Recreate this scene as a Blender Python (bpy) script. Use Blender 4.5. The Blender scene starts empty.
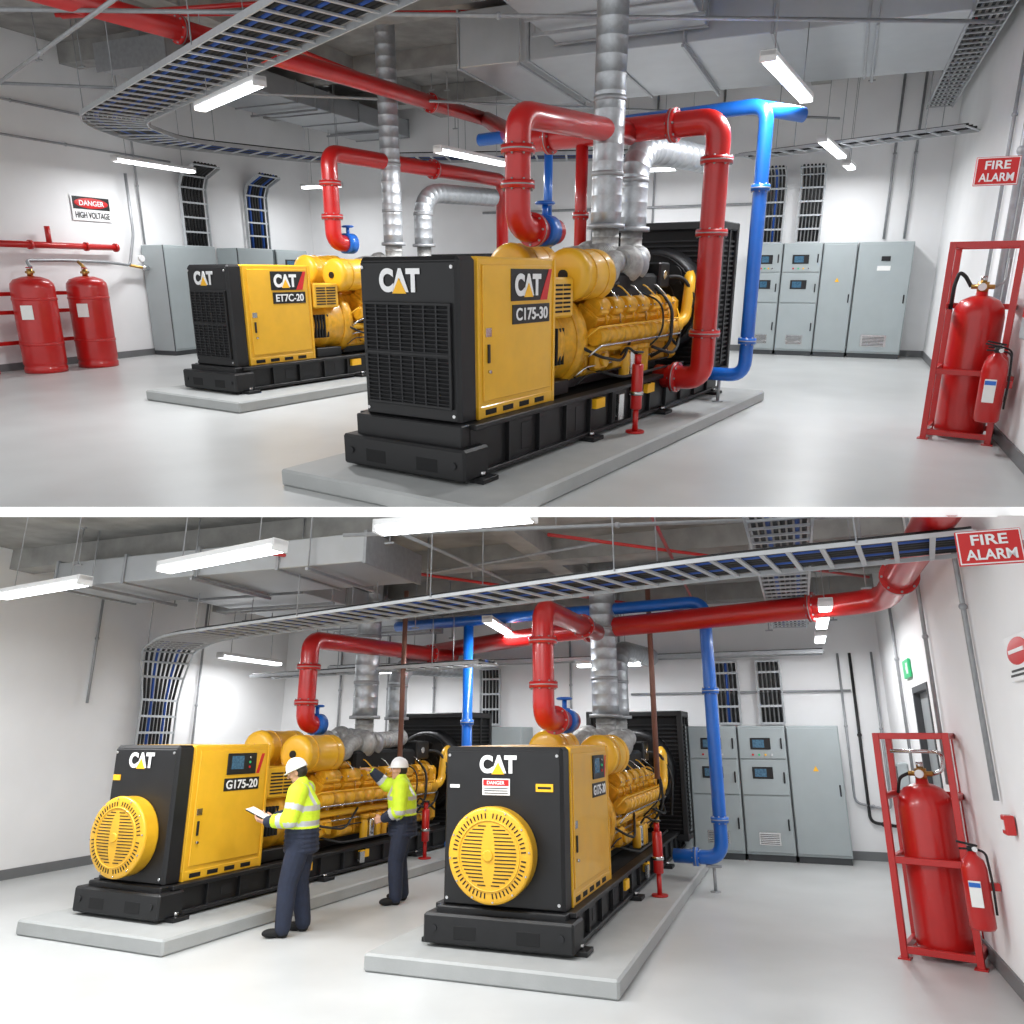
import bpy, bmesh, math, random
from mathutils import Vector as V, Matrix as M
random.seed(4)
TH=math.atan(230/760)
COL=bpy.context.collection
ROOM={'B':M.Rotation(math.radians(-20),4,'Z'),
      'A':M.Translation((0,0,2.0))@M.Rotation(2*TH,4,'X')@M.Translation((0,0,-1.75))@M.Rotation(math.radians(-23),4,'Z')}
# ---------------------------------------------------------------- materials
def mat(name,col,rough=.5,metal=0.0,var=.08,scale=6.0,bump=0.0,emit=0.0,coat=0.0,bscale=60.0,spangle=False,rvar=.08):
    m=bpy.data.materials.new(name); m.use_nodes=True
    nt=m.node_tree; n=nt.nodes; l=nt.links; b=n['Principled BSDF']
    tc=n.new('ShaderNodeTexCoord')
    if spangle:
        tx=n.new('ShaderNodeTexVoronoi'); tx.inputs['Scale'].default_value=scale; fac=tx.outputs['Color']
    else:
        tx=n.new('ShaderNodeTexNoise'); tx.inputs['Scale'].default_value=scale; tx.inputs['Detail'].default_value=5; fac=tx.outputs['Fac']
    l.new(tc.outputs['Object'],tx.inputs['Vector'])
    r=n.new('ShaderNodeValToRGB')
    r.color_ramp.elements[0].position=.3; r.color_ramp.elements[1].position=.7
    r.color_ramp.elements[0].color=(*[c*(1-var) for c in col],1)
    r.color_ramp.elements[1].color=(*[min(1,c*(1+var)) for c in col],1)
    l.new(fac,r.inputs['Fac']); l.new(r.outputs['Color'],b.inputs['Base Color'])
    mr=n.new('ShaderNodeMapRange'); mr.inputs['To Min'].default_value=max(.02,rough-rvar); mr.inputs['To Max'].default_value=min(1,rough+rvar)
    l.new(fac,mr.inputs['Value']); l.new(mr.outputs['Result'],b.inputs['Roughness'])
    b.inputs['Metallic'].default_value=metal
    if coat: b.inputs['Coat Weight'].default_value=coat; b.inputs['Coat Roughness'].default_value=.1
    if emit:
        b.inputs['Emission Color'].default_value=(*col,1); b.inputs['Emission Strength'].default_value=emit
    if bump:
        nz=n.new('ShaderNodeTexNoise'); nz.inputs['Scale'].default_value=bscale; nz.inputs['Detail'].default_value=4
        l.new(tc.outputs['Object'],nz.inputs['Vector'])
        bp=n.new('ShaderNodeBump'); bp.inputs['Strength'].default_value=bump; bp.inputs['Distance'].default_value=.01
        l.new(nz.outputs['Fac'],bp.inputs['Height']); l.new(bp.outputs['Normal'],b.inputs['Normal'])
    return m
YEL=mat('yellow_paint',(.80,.43,.018),.4,0,.05,5,coat=.25)
YEL2=mat('yellow_cast_paint',(.70,.35,.014),.42,0,.18,14,bump=.3,coat=.15)
BLK=mat('black_satin_paint',(.006,.006,.007),.48,0,.2,6)
BLK2=mat('black_matt',(.004,.004,.0045),.8,0,.2,9)
GRIL=mat('dark_grille_metal',(.016,.016,.018),.5,.2,.15,10)
RUB=mat('black_rubber',(.012,.012,.013),.6,0,.2,9)
RED=mat('red_gloss_paint',(.50,.010,.009),.32,0,.08,4,coat=.35,rvar=.03)
BLU=mat('blue_gloss_paint',(.008,.13,.55),.33,0,.08,4,coat=.3,rvar=.03)
GAL=mat('galvanised_steel',(.46,.48,.50),.42,.75,.05,30,spangle=True,rvar=.04)
DUCT=mat('galvanised_duct_sheet',(.44,.455,.47),.42,.6,.05,3,rvar=.05)
GAL2=mat('dull_galvanised_steel',(.36,.37,.385),.5,.5,.1,14)
TRAY=mat('bright_zinc_tray',(.50,.52,.54),.5,.25,.06,14)
SIL=mat('heat_wrap_silver',(.40,.40,.39),.55,.4,.2,20,bump=.5)
CHR=mat('polished_steel',(.6,.6,.6),.25,1,.05,10)
BRS=mat('brass',(.5,.3,.09),.32,1,.08,12)
COP=mat('brown_painted_conduit',(.24,.11,.08),.45,.2,.1,8)
CABM=mat('grey_cabinet_paint',(.37,.415,.425),.5,0,.03,3)
CABD=mat('cabinet_seam_dark',(.06,.065,.07),.6,0,.1,5)
WALL=mat('white_plaster_wall',(.84,.84,.845),.85,0,.03,1.2)
FLOOR=mat('sealed_concrete_floor',(.53,.54,.535),.34,0,.06,1.3,rvar=.05)
PAD=mat('concrete_plinth_paint',(.38,.39,.385),.6,0,.06,4,bump=.1)
CEIL=mat('raw_concrete_ceiling',(.28,.275,.26),.9,0,.25,2.2,bump=.5,bscale=12)
BEAM=mat('concrete_beam',(.33,.325,.31),.9,0,.2,3,bump=.4,bscale=14)
SKIRT=mat('grey_skirting',(.16,.165,.17),.5,0,.05,4)
WHT=mat('white_enamel',(.8,.8,.8),.4,0,.02,4)
GLOW=mat('lit_diffuser',(.94,.97,1.0),.4,0,0,4,emit=7)
LETW=mat('white_lettering',(.85,.85,.85),.5,0,.01,4)
LETR=mat('red_lettering',(.60,.015,.015),.45,0,.02,4)
LETK=mat('black_lettering',(.006,.006,.006),.45,0,.02,4)
LETY=mat('yellow_lettering',(.95,.50,.015),.45,0,.02,4)
SCRB=mat('lit_display',(.04,.11,.18),.2,0,.4,40,emit=.2)
GRN=mat('green_sign',(.02,.38,.14),.4,0,.03,4,emit=.3)
CBL=mat('blue_cable',(.01,.07,.34),.5,0,.1,5)
SKIN=mat('skin',(.55,.30,.20),.5,0,.08,12)
LIP=mat('lip_skin',(.42,.14,.11),.5,0,.05,20)
HAIR=mat('dark_hair',(.02,.015,.01),.6,0,.2,40)
NAVY=mat('navy_cloth',(.014,.02,.042),.8,0,.2,18,bump=.4)
HIV=mat('hi_vis_yellow_cloth',(.60,.80,.03),.7,0,.08,10,bump=.4,emit=.05)
REFL=mat('reflective_tape',(.55,.57,.59),.35,.2,.05,10)
PAPER=mat('paper_white',(.85,.85,.83),.6,0,.02,6)
WDOOR=mat('grey_door_paint',(.30,.32,.33),.45,0,.03,3)
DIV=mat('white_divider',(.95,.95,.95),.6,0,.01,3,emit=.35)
# ---------------------------------------------------------------- mesh builder
class MB:
    def __init__(s,off=(0,0,0)):
        s.v=[];s.f=[];s.m=[];s.s=[];s.mats=[];s.off=V(off)
    def mi(s,m):
        if m not in s.mats: s.mats.append(m)
        return s.mats.index(m)
    def add(s,vs,fs,m,sm):
        b=len(s.v); s.v+= [V(p)-s.off for p in vs]; k=s.mi(m)
        for i,f in enumerate(fs):
            s.f.append([b+j for j in f]); s.m.append(k); s.s.append(sm[i] if isinstance(sm,list) else sm)
    def box(s,c,sz,m,bev=.008,R=None):
        h=V(sz)/2; b=min(bev,min(h)*.9); c=V(c); vs=[];idx={}
        R=R or M.Identity(3)
        for sx in(-1,1):
            for sy in(-1,1):
                for sz_ in(-1,1):
                    sg=(sx,sy,sz_)
                    for a in range(3) if b>0 else [0]:
                        p=V([sg[i]*(h[i]-(0 if (i==a or b==0) else b)) for i in range(3)])
                        idx[(sg,a)]=len(vs)
                        vs.append(c+R@p)
                    if b==0:
                        idx[(sg,1)]=idx[(sg,2)]=idx[(sg,0)]
        fs=[]
        for a in range(3):
            o=[i for i in range(3) if i!=a]
            for sg in(-1,1):
                q=[]
                for (u,w) in((-1,-1),(1,-1),(1,1),(-1,1)):
                    t=[0,0,0];t[a]=sg;t[o[0]]=u;t[o[1]]=w; q.append(idx[(tuple(t),a)])
                fs.append(q)
        if b>0:
            for a in range(3):
                for bb in range(a+1,3):
                    c3=3-a-bb
                    for sa in(-1,1):
                        for sb in(-1,1):
                            t1=[0,0,0];t1[a]=sa;t1[bb]=sb;t1[c3]=-1
                            t2=list(t1);t2[c3]=1
                            fs.append([idx[(tuple(t1),a)],idx[(tuple(t2),a)],idx[(tuple(t2),bb)],idx[(tuple(t1),bb)]])
            for sx in(-1,1):
                for sy in(-1,1):
                    for sz_ in(-1,1):
                        fs.append([idx[((sx,sy,sz_),a)] for a in range(3)])
        s.add(vs,fs,m,False)
    def bb(s,x0,x1,y0,y1,z0,z1,m,bev=.008):
        s.box(((x0+x1)/2,(y0+y1)/2,(z0+z1)/2),(abs(x1-x0),abs(y1-y0),abs(z1-z0)),m,bev)
    def beam(s,p0,p1,side,w,h,m,bev=.0):
        p0=V(p0);p1=V(p1);t=(p1-p0); L=t.length
        if L<1e-5:return
        t.normalize(); sd=V(side); sd=(sd-t*sd.dot(t)).normalized(); n=sd.cross(t)
        R=M((sd,t,n)).transposed()
        s.box((p0+p1)/2,(w,L,h),m,bev,R)
    def lathe(s,prof,o,ax,m,seg=24,smooth=True):
        ax=V(ax).normalized(); u=ax.orthogonal().normalized(); w=ax.cross(u); o=V(o)
        vs=[];fs=[];sm=[]
        n=len(prof)
        for (r,z) in prof:
            for i in range(seg):
                a=2*math.pi*i/seg
                vs.append(o+ax*z+(u*math.cos(a)+w*math.sin(a))*max(r,1e-4))
        for k in range(n-1):
            for i in range(seg):
                j=(i+1)%seg
                fs.append([k*seg+i,k*seg+j,(k+1)*seg+j,(k+1)*seg+i]); sm.append(smooth)
        fs.append(list(range(seg))[::-1]);sm.append(False)
        fs.append([(n-1)*seg+i for i in range(seg)]);sm.append(False)
        s.add(vs,fs,m,sm)
    def cyl(s,p0,p1,r,m,seg=16,r2=None,bev=0):
        p0=V(p0);p1=V(p1);L=(p1-p0).length; r2=r if r2 is None else r2
        if bev: pr=[(r-bev,0),(r,bev),(r2,L-bev),(r2-bev,L)]
        else: pr=[(r,0),(r2,L)]
        s.lathe(pr,p0,p1-p0,m,seg)
    def ell(s,c,rad,m,seg=20,ring=12,R=None):
        vs=[];fs=[];R=R or M.Identity(3)
        for k in range(ring+1):
            ph=math.pi*k/ring
            for i in range(seg):
                a=2*math.pi*i/seg
                vs.append(V(c)+R@V((rad[0]*max(math.sin(ph),1e-3)*math.cos(a),rad[1]*max(math.sin(ph),1e-3)*math.sin(a),rad[2]*math.cos(ph))))
        for k in range(ring):
            for i in range(seg):
                j=(i+1)%seg; fs.append([k*seg+i,k*seg+j,(k+1)*seg+j,(k+1)*seg+i])
        fs.append(list(range(seg))); fs.append([ring*seg+i for i in range(seg)])
        s.add(vs,fs,m,True)
    def tube(s,pts,r,m,fil=.0,seg=14,rings=0,ringr=1.06):
        P=[V(p) for p in pts]
        if fil>0 and len(P)>2:
            Q=[P[0]]
            for i in range(1,len(P)-1):
                a=P[i-1]-P[i];b=P[i+1]-P[i]
                f=min(fil,a.length*.49,b.length*.49)
                s0=P[i]+a.normalized()*f;s1=P[i]+b.normalized()*f
                for k in range(8):
                    t=k/7; Q.append(s0*(1-t)**2+P[i]*2*t*(1-t)+s1*t*t)
            Q.append(P[-1]);P=Q
        if rings:
            Q=[P[0]]
            for i in range(1,len(P)):
                L=(P[i]-P[i-1]).length; nn=max(1,int(round(L/rings)))
                for k in range(1,nn+1): Q.append(P[i-1].lerp(P[i],k/nn))
            P=Q
        vs=[];fs=[];sm=[]
        t=(P[1]-P[0]).normalized();u=t.orthogonal().normalized()
        rr=[]
        for i,p in enumerate(P):
            if i==0:t=(P[1]-P[0]).normalized()
            elif i==len(P)-1:t=(P[-1]-P[-2]).normalized()
            else:
                t=((P[i+1]-P[i]).normalized()+(P[i]-P[i-1]).normalized())
                t=t.normalized() if t.length>1e-6 else (P[i+1]-P[i]).normalized()
            u=(u-t*u.dot(t));u=u.normalized() if u.length>1e-6 else t.orthogonal().normalized()
            w=t.cross(u)
            steps=[(0,1)]
            if rings and 0<i<len(P)-1: steps=[(-.008,1),(-.004,ringr),(.004,ringr),(.008,1)]
            for (dz,sc) in steps:
                rr.append(1)
                for k in range(seg):
                    a=2*math.pi*k/seg; vs.append(p+t*dz+(u*math.cos(a)+w*math.sin(a))*r*sc)
        n=len(rr)
        for i in range(n-1):
            for k in range(seg):
                j=(k+1)%seg; fs.append([i*seg+k,i*seg+j,(i+1)*seg+j,(i+1)*seg+k]);sm.append(True)
        fs.append(list(range(seg)));sm.append(False);fs.append([(n-1)*seg+k for k in range(seg)]);sm.append(False)
        s.add(vs,fs,m,sm)
    def prism(s,poly,o,right,up,th,m):
        o=V(o);ri=V(right);up_=V(up);nn=ri.cross(up_).normalized();n=len(poly)
        vs=[o+ri*a+up_*b for a,b in poly]+[o+ri*a+up_*b+nn*th for a,b in poly]
        fs=[list(range(n))[::-1],[n+i for i in range(n)]]+[[i,(i+1)%n,n+(i+1)%n,n+i] for i in range(n)]
        s.add(vs,fs,m,False)
    def mesh(s,name):
        me=bpy.data.meshes.new(name); me.from_pydata([tuple(p) for p in s.v],[],s.f)
        for m in s.mats: me.materials.append(m)
        me.polygons.foreach_set('material_index',s.m); me.polygons.foreach_set('use_smooth',s.s)
        bm=bmesh.new();bm.from_mesh(me);bmesh.ops.recalc_face_normals(bm,faces=bm.faces);bm.to_mesh(me);bm.free();me.update()
        return me
    def make(s,name,parent=None,label=None):
        o=bpy.data.objects.new(name,s.mesh(name));COL.objects.link(o)
        if parent: o.parent=parent
        if label:o['label']=label
        return o
TOP=[]
def reg(o,room,loc,rot,label=None,cat=None,group=None,kind=None):
    if label:o['label']=label
    if cat:o['category']=cat
    if group:o['group']=group
    if kind:o['kind']=kind
    TOP.append((o,room,V(loc),rot)); return o
def thing(name,room,loc,rot,label,cat,group=None):
    e=bpy.data.objects.new(name,None);e.empty_display_size=.2;COL.objects.link(e)
    return reg(e,room,loc,rot,label,cat,group)
def text(parent,s,c,right,up,m,height=None,width=None,bold=.02,name='lettering',th=.004):
    cu=bpy.data.curves.new('t','FONT');cu.body=s;cu.offset=bold;cu.extrude=.01;cu.align_x='CENTER'
    o=bpy.data.objects.new('t',cu);COL.objects.link(o)
    dg=bpy.context.evaluated_depsgraph_get();dg.update()
    me=bpy.data.meshes.new_from_object(o.evaluated_get(dg));bpy.data.objects.remove(o);bpy.data.curves.remove(cu)
    xs=[v.co.x for v in me.vertices];ys=[v.co.y for v in me.vertices]
    w=max(xs)-min(xs);h=max(ys)-min(ys);cx=(max(xs)+min(xs))/2;cy=(max(ys)+min(ys))/2
    sy=(height/h) if height else width/w
    sx=(width/w) if width else sy
    ri=V(right).normalized();up_=V(up).normalized();nn=ri.cross(up_)
    for v in me.vertices:
        p=v.co.copy(); v.co=V(c)+ri*((p.x-cx)*sx)+up_*((p.y-cy)*sy)+nn*(th*(1 if p.z>0 else 0))
    me.materials.clear();me.materials.append(m);me.name=name
    ob=bpy.data.objects.new(name,me);COL.objects.link(ob);ob.parent=parent
    return ob
X=V((1,0,0));Y=V((0,1,0));Z=V((0,0,1))
# ---------------------------------------------------------------- generator
def logo(parent,c,right,up,w):
    c=V(c);ri=V(right).normalized();u=V(up).normalized();n=ri.cross(u)
    text(parent,'CAT',c+n*.002,ri,u,LETW,height=w*.44,width=w,bold=.05)
    b=MB();b.prism([(-.17*w,-.24*w),(.17*w,-.24*w),(0,.04*w)],c+n*.007,ri,u,.004,LETY)
    b.make('emblem_triangle',parent)
def generator(room,g,front,model,sk,label):
    r0,q0,a,Wd,inset,encl,k=g
    T=thing('generator',room,(r0,q0,.15),-a,label,'generator','diesel generator sets')
    cx=-Wd/2
    def Yp(y): return encl+(y-1.15)*k
    LEN=Yp(6.35)
    b=MB()
    for xx in(-Wd+.07,-.07):
        b.bb(xx-.02,xx+.02,.2,LEN,.06,sk-.02,BLK,.003)
        b.bb(xx-.07,xx+.07,.2,LEN,sk-.045,sk,BLK,.006); b.bb(xx-.07,xx+.07,.2,LEN,.03,.07,BLK,.006)
        y=.7
        while y<LEN: b.bb(xx-.06,xx+.06,y,y+.025,.06,sk-.03,BLK,.002); y+=.5
    b.bb(-Wd+.13,-.13,.2,LEN-.1,.10,sk-.04,BLK2,.004)
    hb=min(.29,sk-.05)
    b.bb(-Wd-.03,.03,0,.34,.03,hb,BLK,.02)
    b.bb(-Wd+.06,-.06,.09,.4,hb-.02,sk,BLK,.01)
    for fx in(.28,.72): b.bb(-Wd*fx-.11,-Wd*fx+.11,-.003,.02,.08,.19,BLK2,.004)
    for fx in(.06,.94): b.cyl((-Wd*fx,-.012,.16),(-Wd*fx,0,.16),.028,GRIL,12)
    for y in(.25,LEN*.35,LEN*.65,LEN-.3):
        for xx in(-Wd-.02,.02): 
            b.bb(xx-.09,xx+.09,y-.11,y+.11,0,.04,BLK,.004); b.cyl((xx,y,.04),(xx,y,.08),.03,CHR,8)
    for y in(.95,1.2,1.7,1.95): b.bb(-.05,-.045,y,y+.16,.12,sk-.1,GRIL,.003)
    b.bb(-.01,.03,LEN*.45,LEN*.45+.12,.1,sk-.08,CHR,.004)
    b.make('skid_base',T)
    for y in(2.3,3.6):
        e=MB(); e.bb(-.05,.004,y,y+.2,sk-.17,sk-.07,LETY,.001);e.make('warning_label',T)
    xl,xr=-Wd+inset,-inset;zt=1.74
    b=MB()
    b.bb(xl,xr,.16,.40,sk-.02,zt,BLK,.03); b.bb(xl+.02,xr-.02,.15,.17,sk+.01,zt-.04,BLK,.01)
    for xx in(xl+.05,xr-.05):
        for zz in(sk+.06,zt-.08): b.cyl((xx,.15,zz),(xx,.14,zz),.015,CHR,8)
    b.make('front_housing',T)
    b=MB()
    b.bb(xl,xr,.40,encl,sk+.0,zt,YEL,.018)
    b.bb(xl-.006,xr+.006,.40,encl+.01,sk,sk+.1,YEL,.006)
    y=.5
    while y<encl-.2: b.bb(xr-.004,xr+.010,y,y+.16,sk+.025,sk+.07,BLK2,.002); y+=.26
    b.bb(xr-.01,xr+.012,encl-.03,encl+.005,sk,zt-.01,YEL,.003);b.bb(xr-.01,xr+.012,.40,.43,sk,zt-.01,YEL,.003)
    b.make('side_cabinet',T)
    d=MB();d.bb(xr,xr+.014,.47,encl-.07,sk+.14,zt-.06,YEL,.006);dr=d.make('cabinet_door',T)
    d=MB();d.bb(xr+.014,xr+.03,.52,.55,sk+.45,sk+.60,BLK,.004);d.bb(xr+.014,xr+.02,.5,.58,sk+.66,sk+.73,CHR,.001)
    d.cyl((xr+.014,.54,sk+.38),(xr+.04,.54,sk+.38),.014,CHR,10);d.make('door_handle',dr)
    if front=='grille':
        cy=encl-.42
        d=MB()
        d.prism([(-.33,-.13),(.25,-.13),(.33,.13),(-.33,.13)],(xr+.015,cy,1.52),Y,Z,.006,LETK)
        d.prism([(.13,-.13),(.25,-.13),(.33,.13),(.28,.13)],(xr+.0215,cy,1.52),Y,Z,.003,LETR)
        d.bb(xr+.014,xr+.022,cy-.31,cy+.30,1.20,1.36,LETK,.001)
        d.make('model_plaque',T)
        logo(T,(xr+.022,cy-.07,1.52),Y,Z,.42)
        text(T,model,(xr+.023,cy,1.28),Y,Z,LETW,height=.105,width=.52)
        logo(T,((xl+xr)/2-.06,.146,1.56),X,Z,.42)
        gz0,gz1=sk+.12,1.38
        d=MB();d.bb(xl+.07,xr-.07,.14,.152,gz0,gz1,BLK2,.002)
        for s_ in(0,1):
            xx=xl+.06 if s_==0 else xr-.08; d.bb(xx,xx+.025,.122,.155,gz0,gz1,BLK,.004)
        for zz in(gz0-.01,(gz0+gz1)/2,gz1-.01): d.bb(xl+.06,xr-.055,.122,.155,zz,zz+.025,BLK,.004)
        n=7
        for i in range(1,n):
            xx=xl+.07+(xr-xl-.14)*i/n; d.bb(xx-.008,xx+.008,.124,.148,gz0,gz1,GRIL,.002)
        n=24
        for i in range(1,n):
            zz=gz0+(gz1-gz0)*i/n; d.box(((xl+xr)/2,.134,zz),(xr-xl-.14,.022,.012),GRIL,.002,M.Rotation(.5,3,'X'))
        d.make('radiator_grille',T)
    else:
        cy=encl-.47
        logo(T,((xl+xr)/2-.04,.146,1.58),X,Z,.38)
        d=MB();d.bb(xr+.014,xr+.03,cy-.26,cy+.22,1.40,1.64,LETK,.006);d.bb(xr+.03,xr+.033,cy-.2,cy+.0,1.46,1.61,SCRB,.002)
        for i in range(3): d.cyl((xr+.03,cy+.1,1.48+i*.055),(xr+.04,cy+.1,1.48+i*.055),.014,[LETR,GRN,CHR][i],8)
        d.prism([(.24,-.13),(.29,-.13),(.37,.1),(.32,.1)],(xr+.0145,cy,1.53),Y,Z,.004,LETR)
        d.make('control_panel',T)
        d=MB();d.bb(xr+.014,xr+.02,cy-.28,cy+.3,1.22,1.36,LETK,.001);d.make('model_plaque',T)
        text(T,model,(xr+.022,cy+.01,1.29),Y,Z,LETW,height=.10,width=.52)
        c=V(((xl+xr)/2-.05,.15,sk+.47));R=.41;DP=.20
        d=MB();d.lathe([(R-.01,0),(R-.005,.02),(R-.005,DP-.05),(R+.004,DP-.03),(R-.004,DP-.01),(R-.02,DP),(.34,DP+.004),(.30,DP+.010),(.2,DP+.022),(.1,DP+.028),(.01,DP+.03)],c,-Y,YEL,56)
        def fz(rr): return DP+.03-(rr/.34)**2*.026+.0015
        for i in range(56):
            if i%14==0: continue
            an=2*math.pi*i/56; u=V((math.cos(an),0,math.sin(an)))
            d.beam(c+u*.315-Y*fz(.315),c+u*.36-Y*fz(.345),u.cross(Y),.011,.004,BLK2)
        d.lathe([(.292,.0),(.292,fz(.292)+.008),(.302,fz(.302)+.008),(.302,0)],c,-Y,YEL,48)
        for i in range(-8,9):
            z=i*.031
            hw=math.sqrt(max(.27**2-z*z,0)) 
            if hw<.05: continue
            n=8
            for j in range(n):
                u0=-hw+2*hw*j/n;u1=u0+2*hw/n
                if abs((u0+u1)/2)<.04 : continue
                p0=V((u0,0,z));p1=V((u1,0,z))
                d.beam(c+p0-Y*fz(p0.length),c+p1-Y*fz(p1.length),Z,.009,.004,BLK2)
        d.cyl(c-Y*DP,c-Y*(DP+.045),.05,YEL,20,bev=.008)
        for i in range(12):
            an=2*math.pi*i/12+.1; p=c+V((math.cos(an),0,math.sin(an)))*(R-.022)-Y*DP; d.cyl(p,p-Y*.008,.009,CHR,8)
        d.make('fan_guard',T)
        if model=='G175-30':
            mx=(xl+xr)/2-.06
            d=MB();d.bb(mx-.14,mx+.14,.14,.151,1.30,1.45,LETW,.001)
            d.bb(mx-.13,mx+.13,.137,.14,1.385,1.44,LETR,.001)
            for i in range(3): d.bb(mx-.12,mx+.12,.137,.14,1.315+i*.022,1.322+i*.022,LETK,0)
            d.make('safety_label',T)
            text(T,'DANGER',(mx,.136,1.413),X,Z,LETW,height=.033,width=.18)
            d=MB();d.bb(xr-.26,xr-.09,.14,.151,1.34,1.41,LETY,.001);d.bb(xr-.24,xr-.11,.137,.14,1.365,1.385,LETK,0);d.make('safety_label',T)
            d=MB();d.bb(xl+.06,xl+.16,.14,.151,1.36,1.39,LETW,.001);d.make('safety_label',T)
        else:
            d=MB();d.bb(xl+.04,xl+.15,.14,.151,1.36,1.42,LETY,.001);d.make('safety_label',T)
    y0,y1=encl,Yp(1.78)
    zc=sk+.50
    b=MB()
    b.lathe([(.38,0),(.40,.02),(.40,(y1-y0)*.4),(.44,(y1-y0)*.45),(.44,(y1-y0)*.6),(.41,(y1-y0)*.65),(.46,y1-y0-.03),(.46,y1-y0)],(cx,y0,zc),Y,YEL2,36)
    b.bb(cx-.4,cx+.46,y0+.05,y1-.1,zc+.25,zc+.62,YEL,.02)
    for i in range(7):
        for j in range(2):
            z=zc+.3+i*.04; yy=y0+.1+j*(y1-y0-.25)/2; b.bb(cx+.455,cx+.468,yy,yy+(y1-y0-.3)/2,z,z+.018,BLK2,.001)
    for i in range(10):
        an=-1.2+i*.25; p=V((cx+math.cos(an)*.42,y1-.03,zc+math.sin(an)*.42)); b.cyl(p,p-Y*.03,.016,CHR,6)
    for i in range(5):
        b.bb(cx+.37,cx+.425,y0+.08+i*.06,y0+.11+i*.06,zc-.2,zc+.15,BLK2,.004)
    b.bb(cx-.4,cx+.4,y0+.1,y1-.05,sk,sk+.14,BLK,.01)
    b.make('alternator',T)
    e0,e1=Yp(1.8),Yp(4.7)
    b=MB()
    b.lathe([(.47,0),(.5,.03),(.5,.16),(.44,.2)],(cx,e0-.03,zc),Y,YEL2,32)
    b.bb(cx-.36,cx+.36,e0,e1,sk+.12,.98 if sk>.4 else .92,YEL2,.03)
    b.bb(cx-.27,cx+.27,e0+.1,e1-.1,sk+.0,sk+.18,BLK,.02)
    b.bb(cx-.24,cx+.24,e0+.1,e1,.8,1.30,YEL2,.03)
    b.bb(cx-.46,cx+.46,e1-.05,e1+.14,sk+.12,1.34,YEL2,.05)
    n=6;st=(e1-e0-.5)/n
    for i in range(n):
        yy=e0+.32+i*st
        for sg in(-1,1):
            b.bb(cx+sg*.36-.012 if sg>0 else cx-.375,cx+.375 if sg>0 else cx-.35,yy+.04,yy+st-.06,sk+.2,sk+.44,YEL2,.01)
            for (dy,dz) in((.07,.23),(st-.09,.23),(.07,.41),(st-.09,.41)):
                b.cyl((cx+sg*.375,yy+dy,sk+dz),(cx+sg*.395,yy+dy,sk+dz),.014,CHR if i%2 else YEL2,6)
            b.bb(cx+sg*.34-.05,cx+sg*.34+.05,yy-.02,yy+.03,sk+.15,1.05,YEL2,.01)
    b.make('engine_block',T)
    rnd=random.Random(11)
    for sg in(-1,1):
        cs=MB()
        for i in range(16):
            yy=e0+.3+(e1-e0-.5)*i/16;hh=rnd.uniform(.05,.11)
            zz=rnd.uniform(sk+.5,1.0)
            if rnd.random()<.5: cs.bb(cx+sg*.36-.05,cx+sg*.36+.09,yy,yy+rnd.uniform(.06,.13),zz-hh,zz+hh,YEL2,.014)
            else: cs.cyl((cx+sg*.34,yy+.05,zz),(cx+sg*.46,yy+.05,zz),rnd.uniform(.035,.06),YEL2,14,bev=.008)
            cs.cyl((cx+sg*.4,yy+.03,zz),(cx+sg*.475,yy+.03,zz),.012,CHR,6)
        for i in range(5):
            yy=e0+.5+(e1-e0-.8)*i/5;cs.bb(cx-.15,cx+.15,yy,yy+.14,1.3,1.42,YEL2,.03);cs.cyl((cx+sg*.1,yy+.07,1.4),(cx+sg*.1,yy+.07,1.46),.04,YEL,14)
        cs.make('engine_casting',T)
        for i in range(n):
            yy=e0+.32+i*st+st/2
            R=M.Rotation(sg*.62,3,'Y')
            h=MB();c=V((cx+sg*.31,yy,1.14))
            h.box(c,(.28,st*.9,.26),YEL2,.02,R)
            u=R@Z; sx=R@X
            h.box(c+u*.17,(.22,st*.76,.12),YEL2,.045,R)
            h.box(c+u*.12,(.26,st*.86,.03),YEL2,.006,R)
            h.cyl(c+u*.17-Y*st*.36,c+u*.17+Y*st*.36,.10,YEL2,16)
            for dy in(-.34,.34):
                for dx in(-.09,.09): p=c+u*.22+sx*dx+Y*st*dy; h.cyl(p,p+u*.02,.012,CHR,6)
            h.cyl(c+sx*sg*.1-u*.02,c+sx*sg*.22-u*.04,.065,YEL2,12)
            h.box(c+sx*sg*.15-u*.08,(.05,st*.4,.1),YEL2,.01,R)
            h.make('cylinder_head',T)
        m=MB()
        m.tube([(cx+sg*.53,e0+.2,1.0),(cx+sg*.53,e1-.1,1.0)],.09,YEL2,0,16,rings=st/2,ringr=1.14);m.make('manifold_pipe',T)
        m=MB();zz=.80 if sk<.4 else .86
        m.tube([(cx+sg*.45,e0+.1,zz),(cx+sg*.45,e1+.05,zz)],.045,YEL,0,12);m.make('manifold_pipe',T)
        m=MB();m.tube([(cx+sg*.2,e0+.25,1.42),(cx+sg*.2,e1-.1,1.42)],.055,YEL2,0,12);m.make('manifold_pipe',T)
        m=MB();m.tube([(cx+sg*.5,e1-.3,1.0),(cx+sg*.56,e1+.1,1.05),(cx+sg*.56,e1+.2,1.55),(cx+sg*.4,Yp(5.3),1.65)],.07,YEL,.14,14)
        m.cyl((cx+sg*.56,e1+.17,1.2),(cx+sg*.57,e1+.2,1.3),.085,RUB,14);m.make('coolant_pipe',T)
        for i in range(n):
            yy=e0+.32+i*st+st*.5
            m=MB();m.tube([(cx+sg*.2,yy-.05,1.47),(cx+sg*.33,yy-.02,1.5),(cx+sg*.47,yy+.03,1.36),(cx+sg*.50,yy+.05,1.1)],.009,CHR if i%2 else YEL,.06,6);m.make('fuel_line',T)
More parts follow.
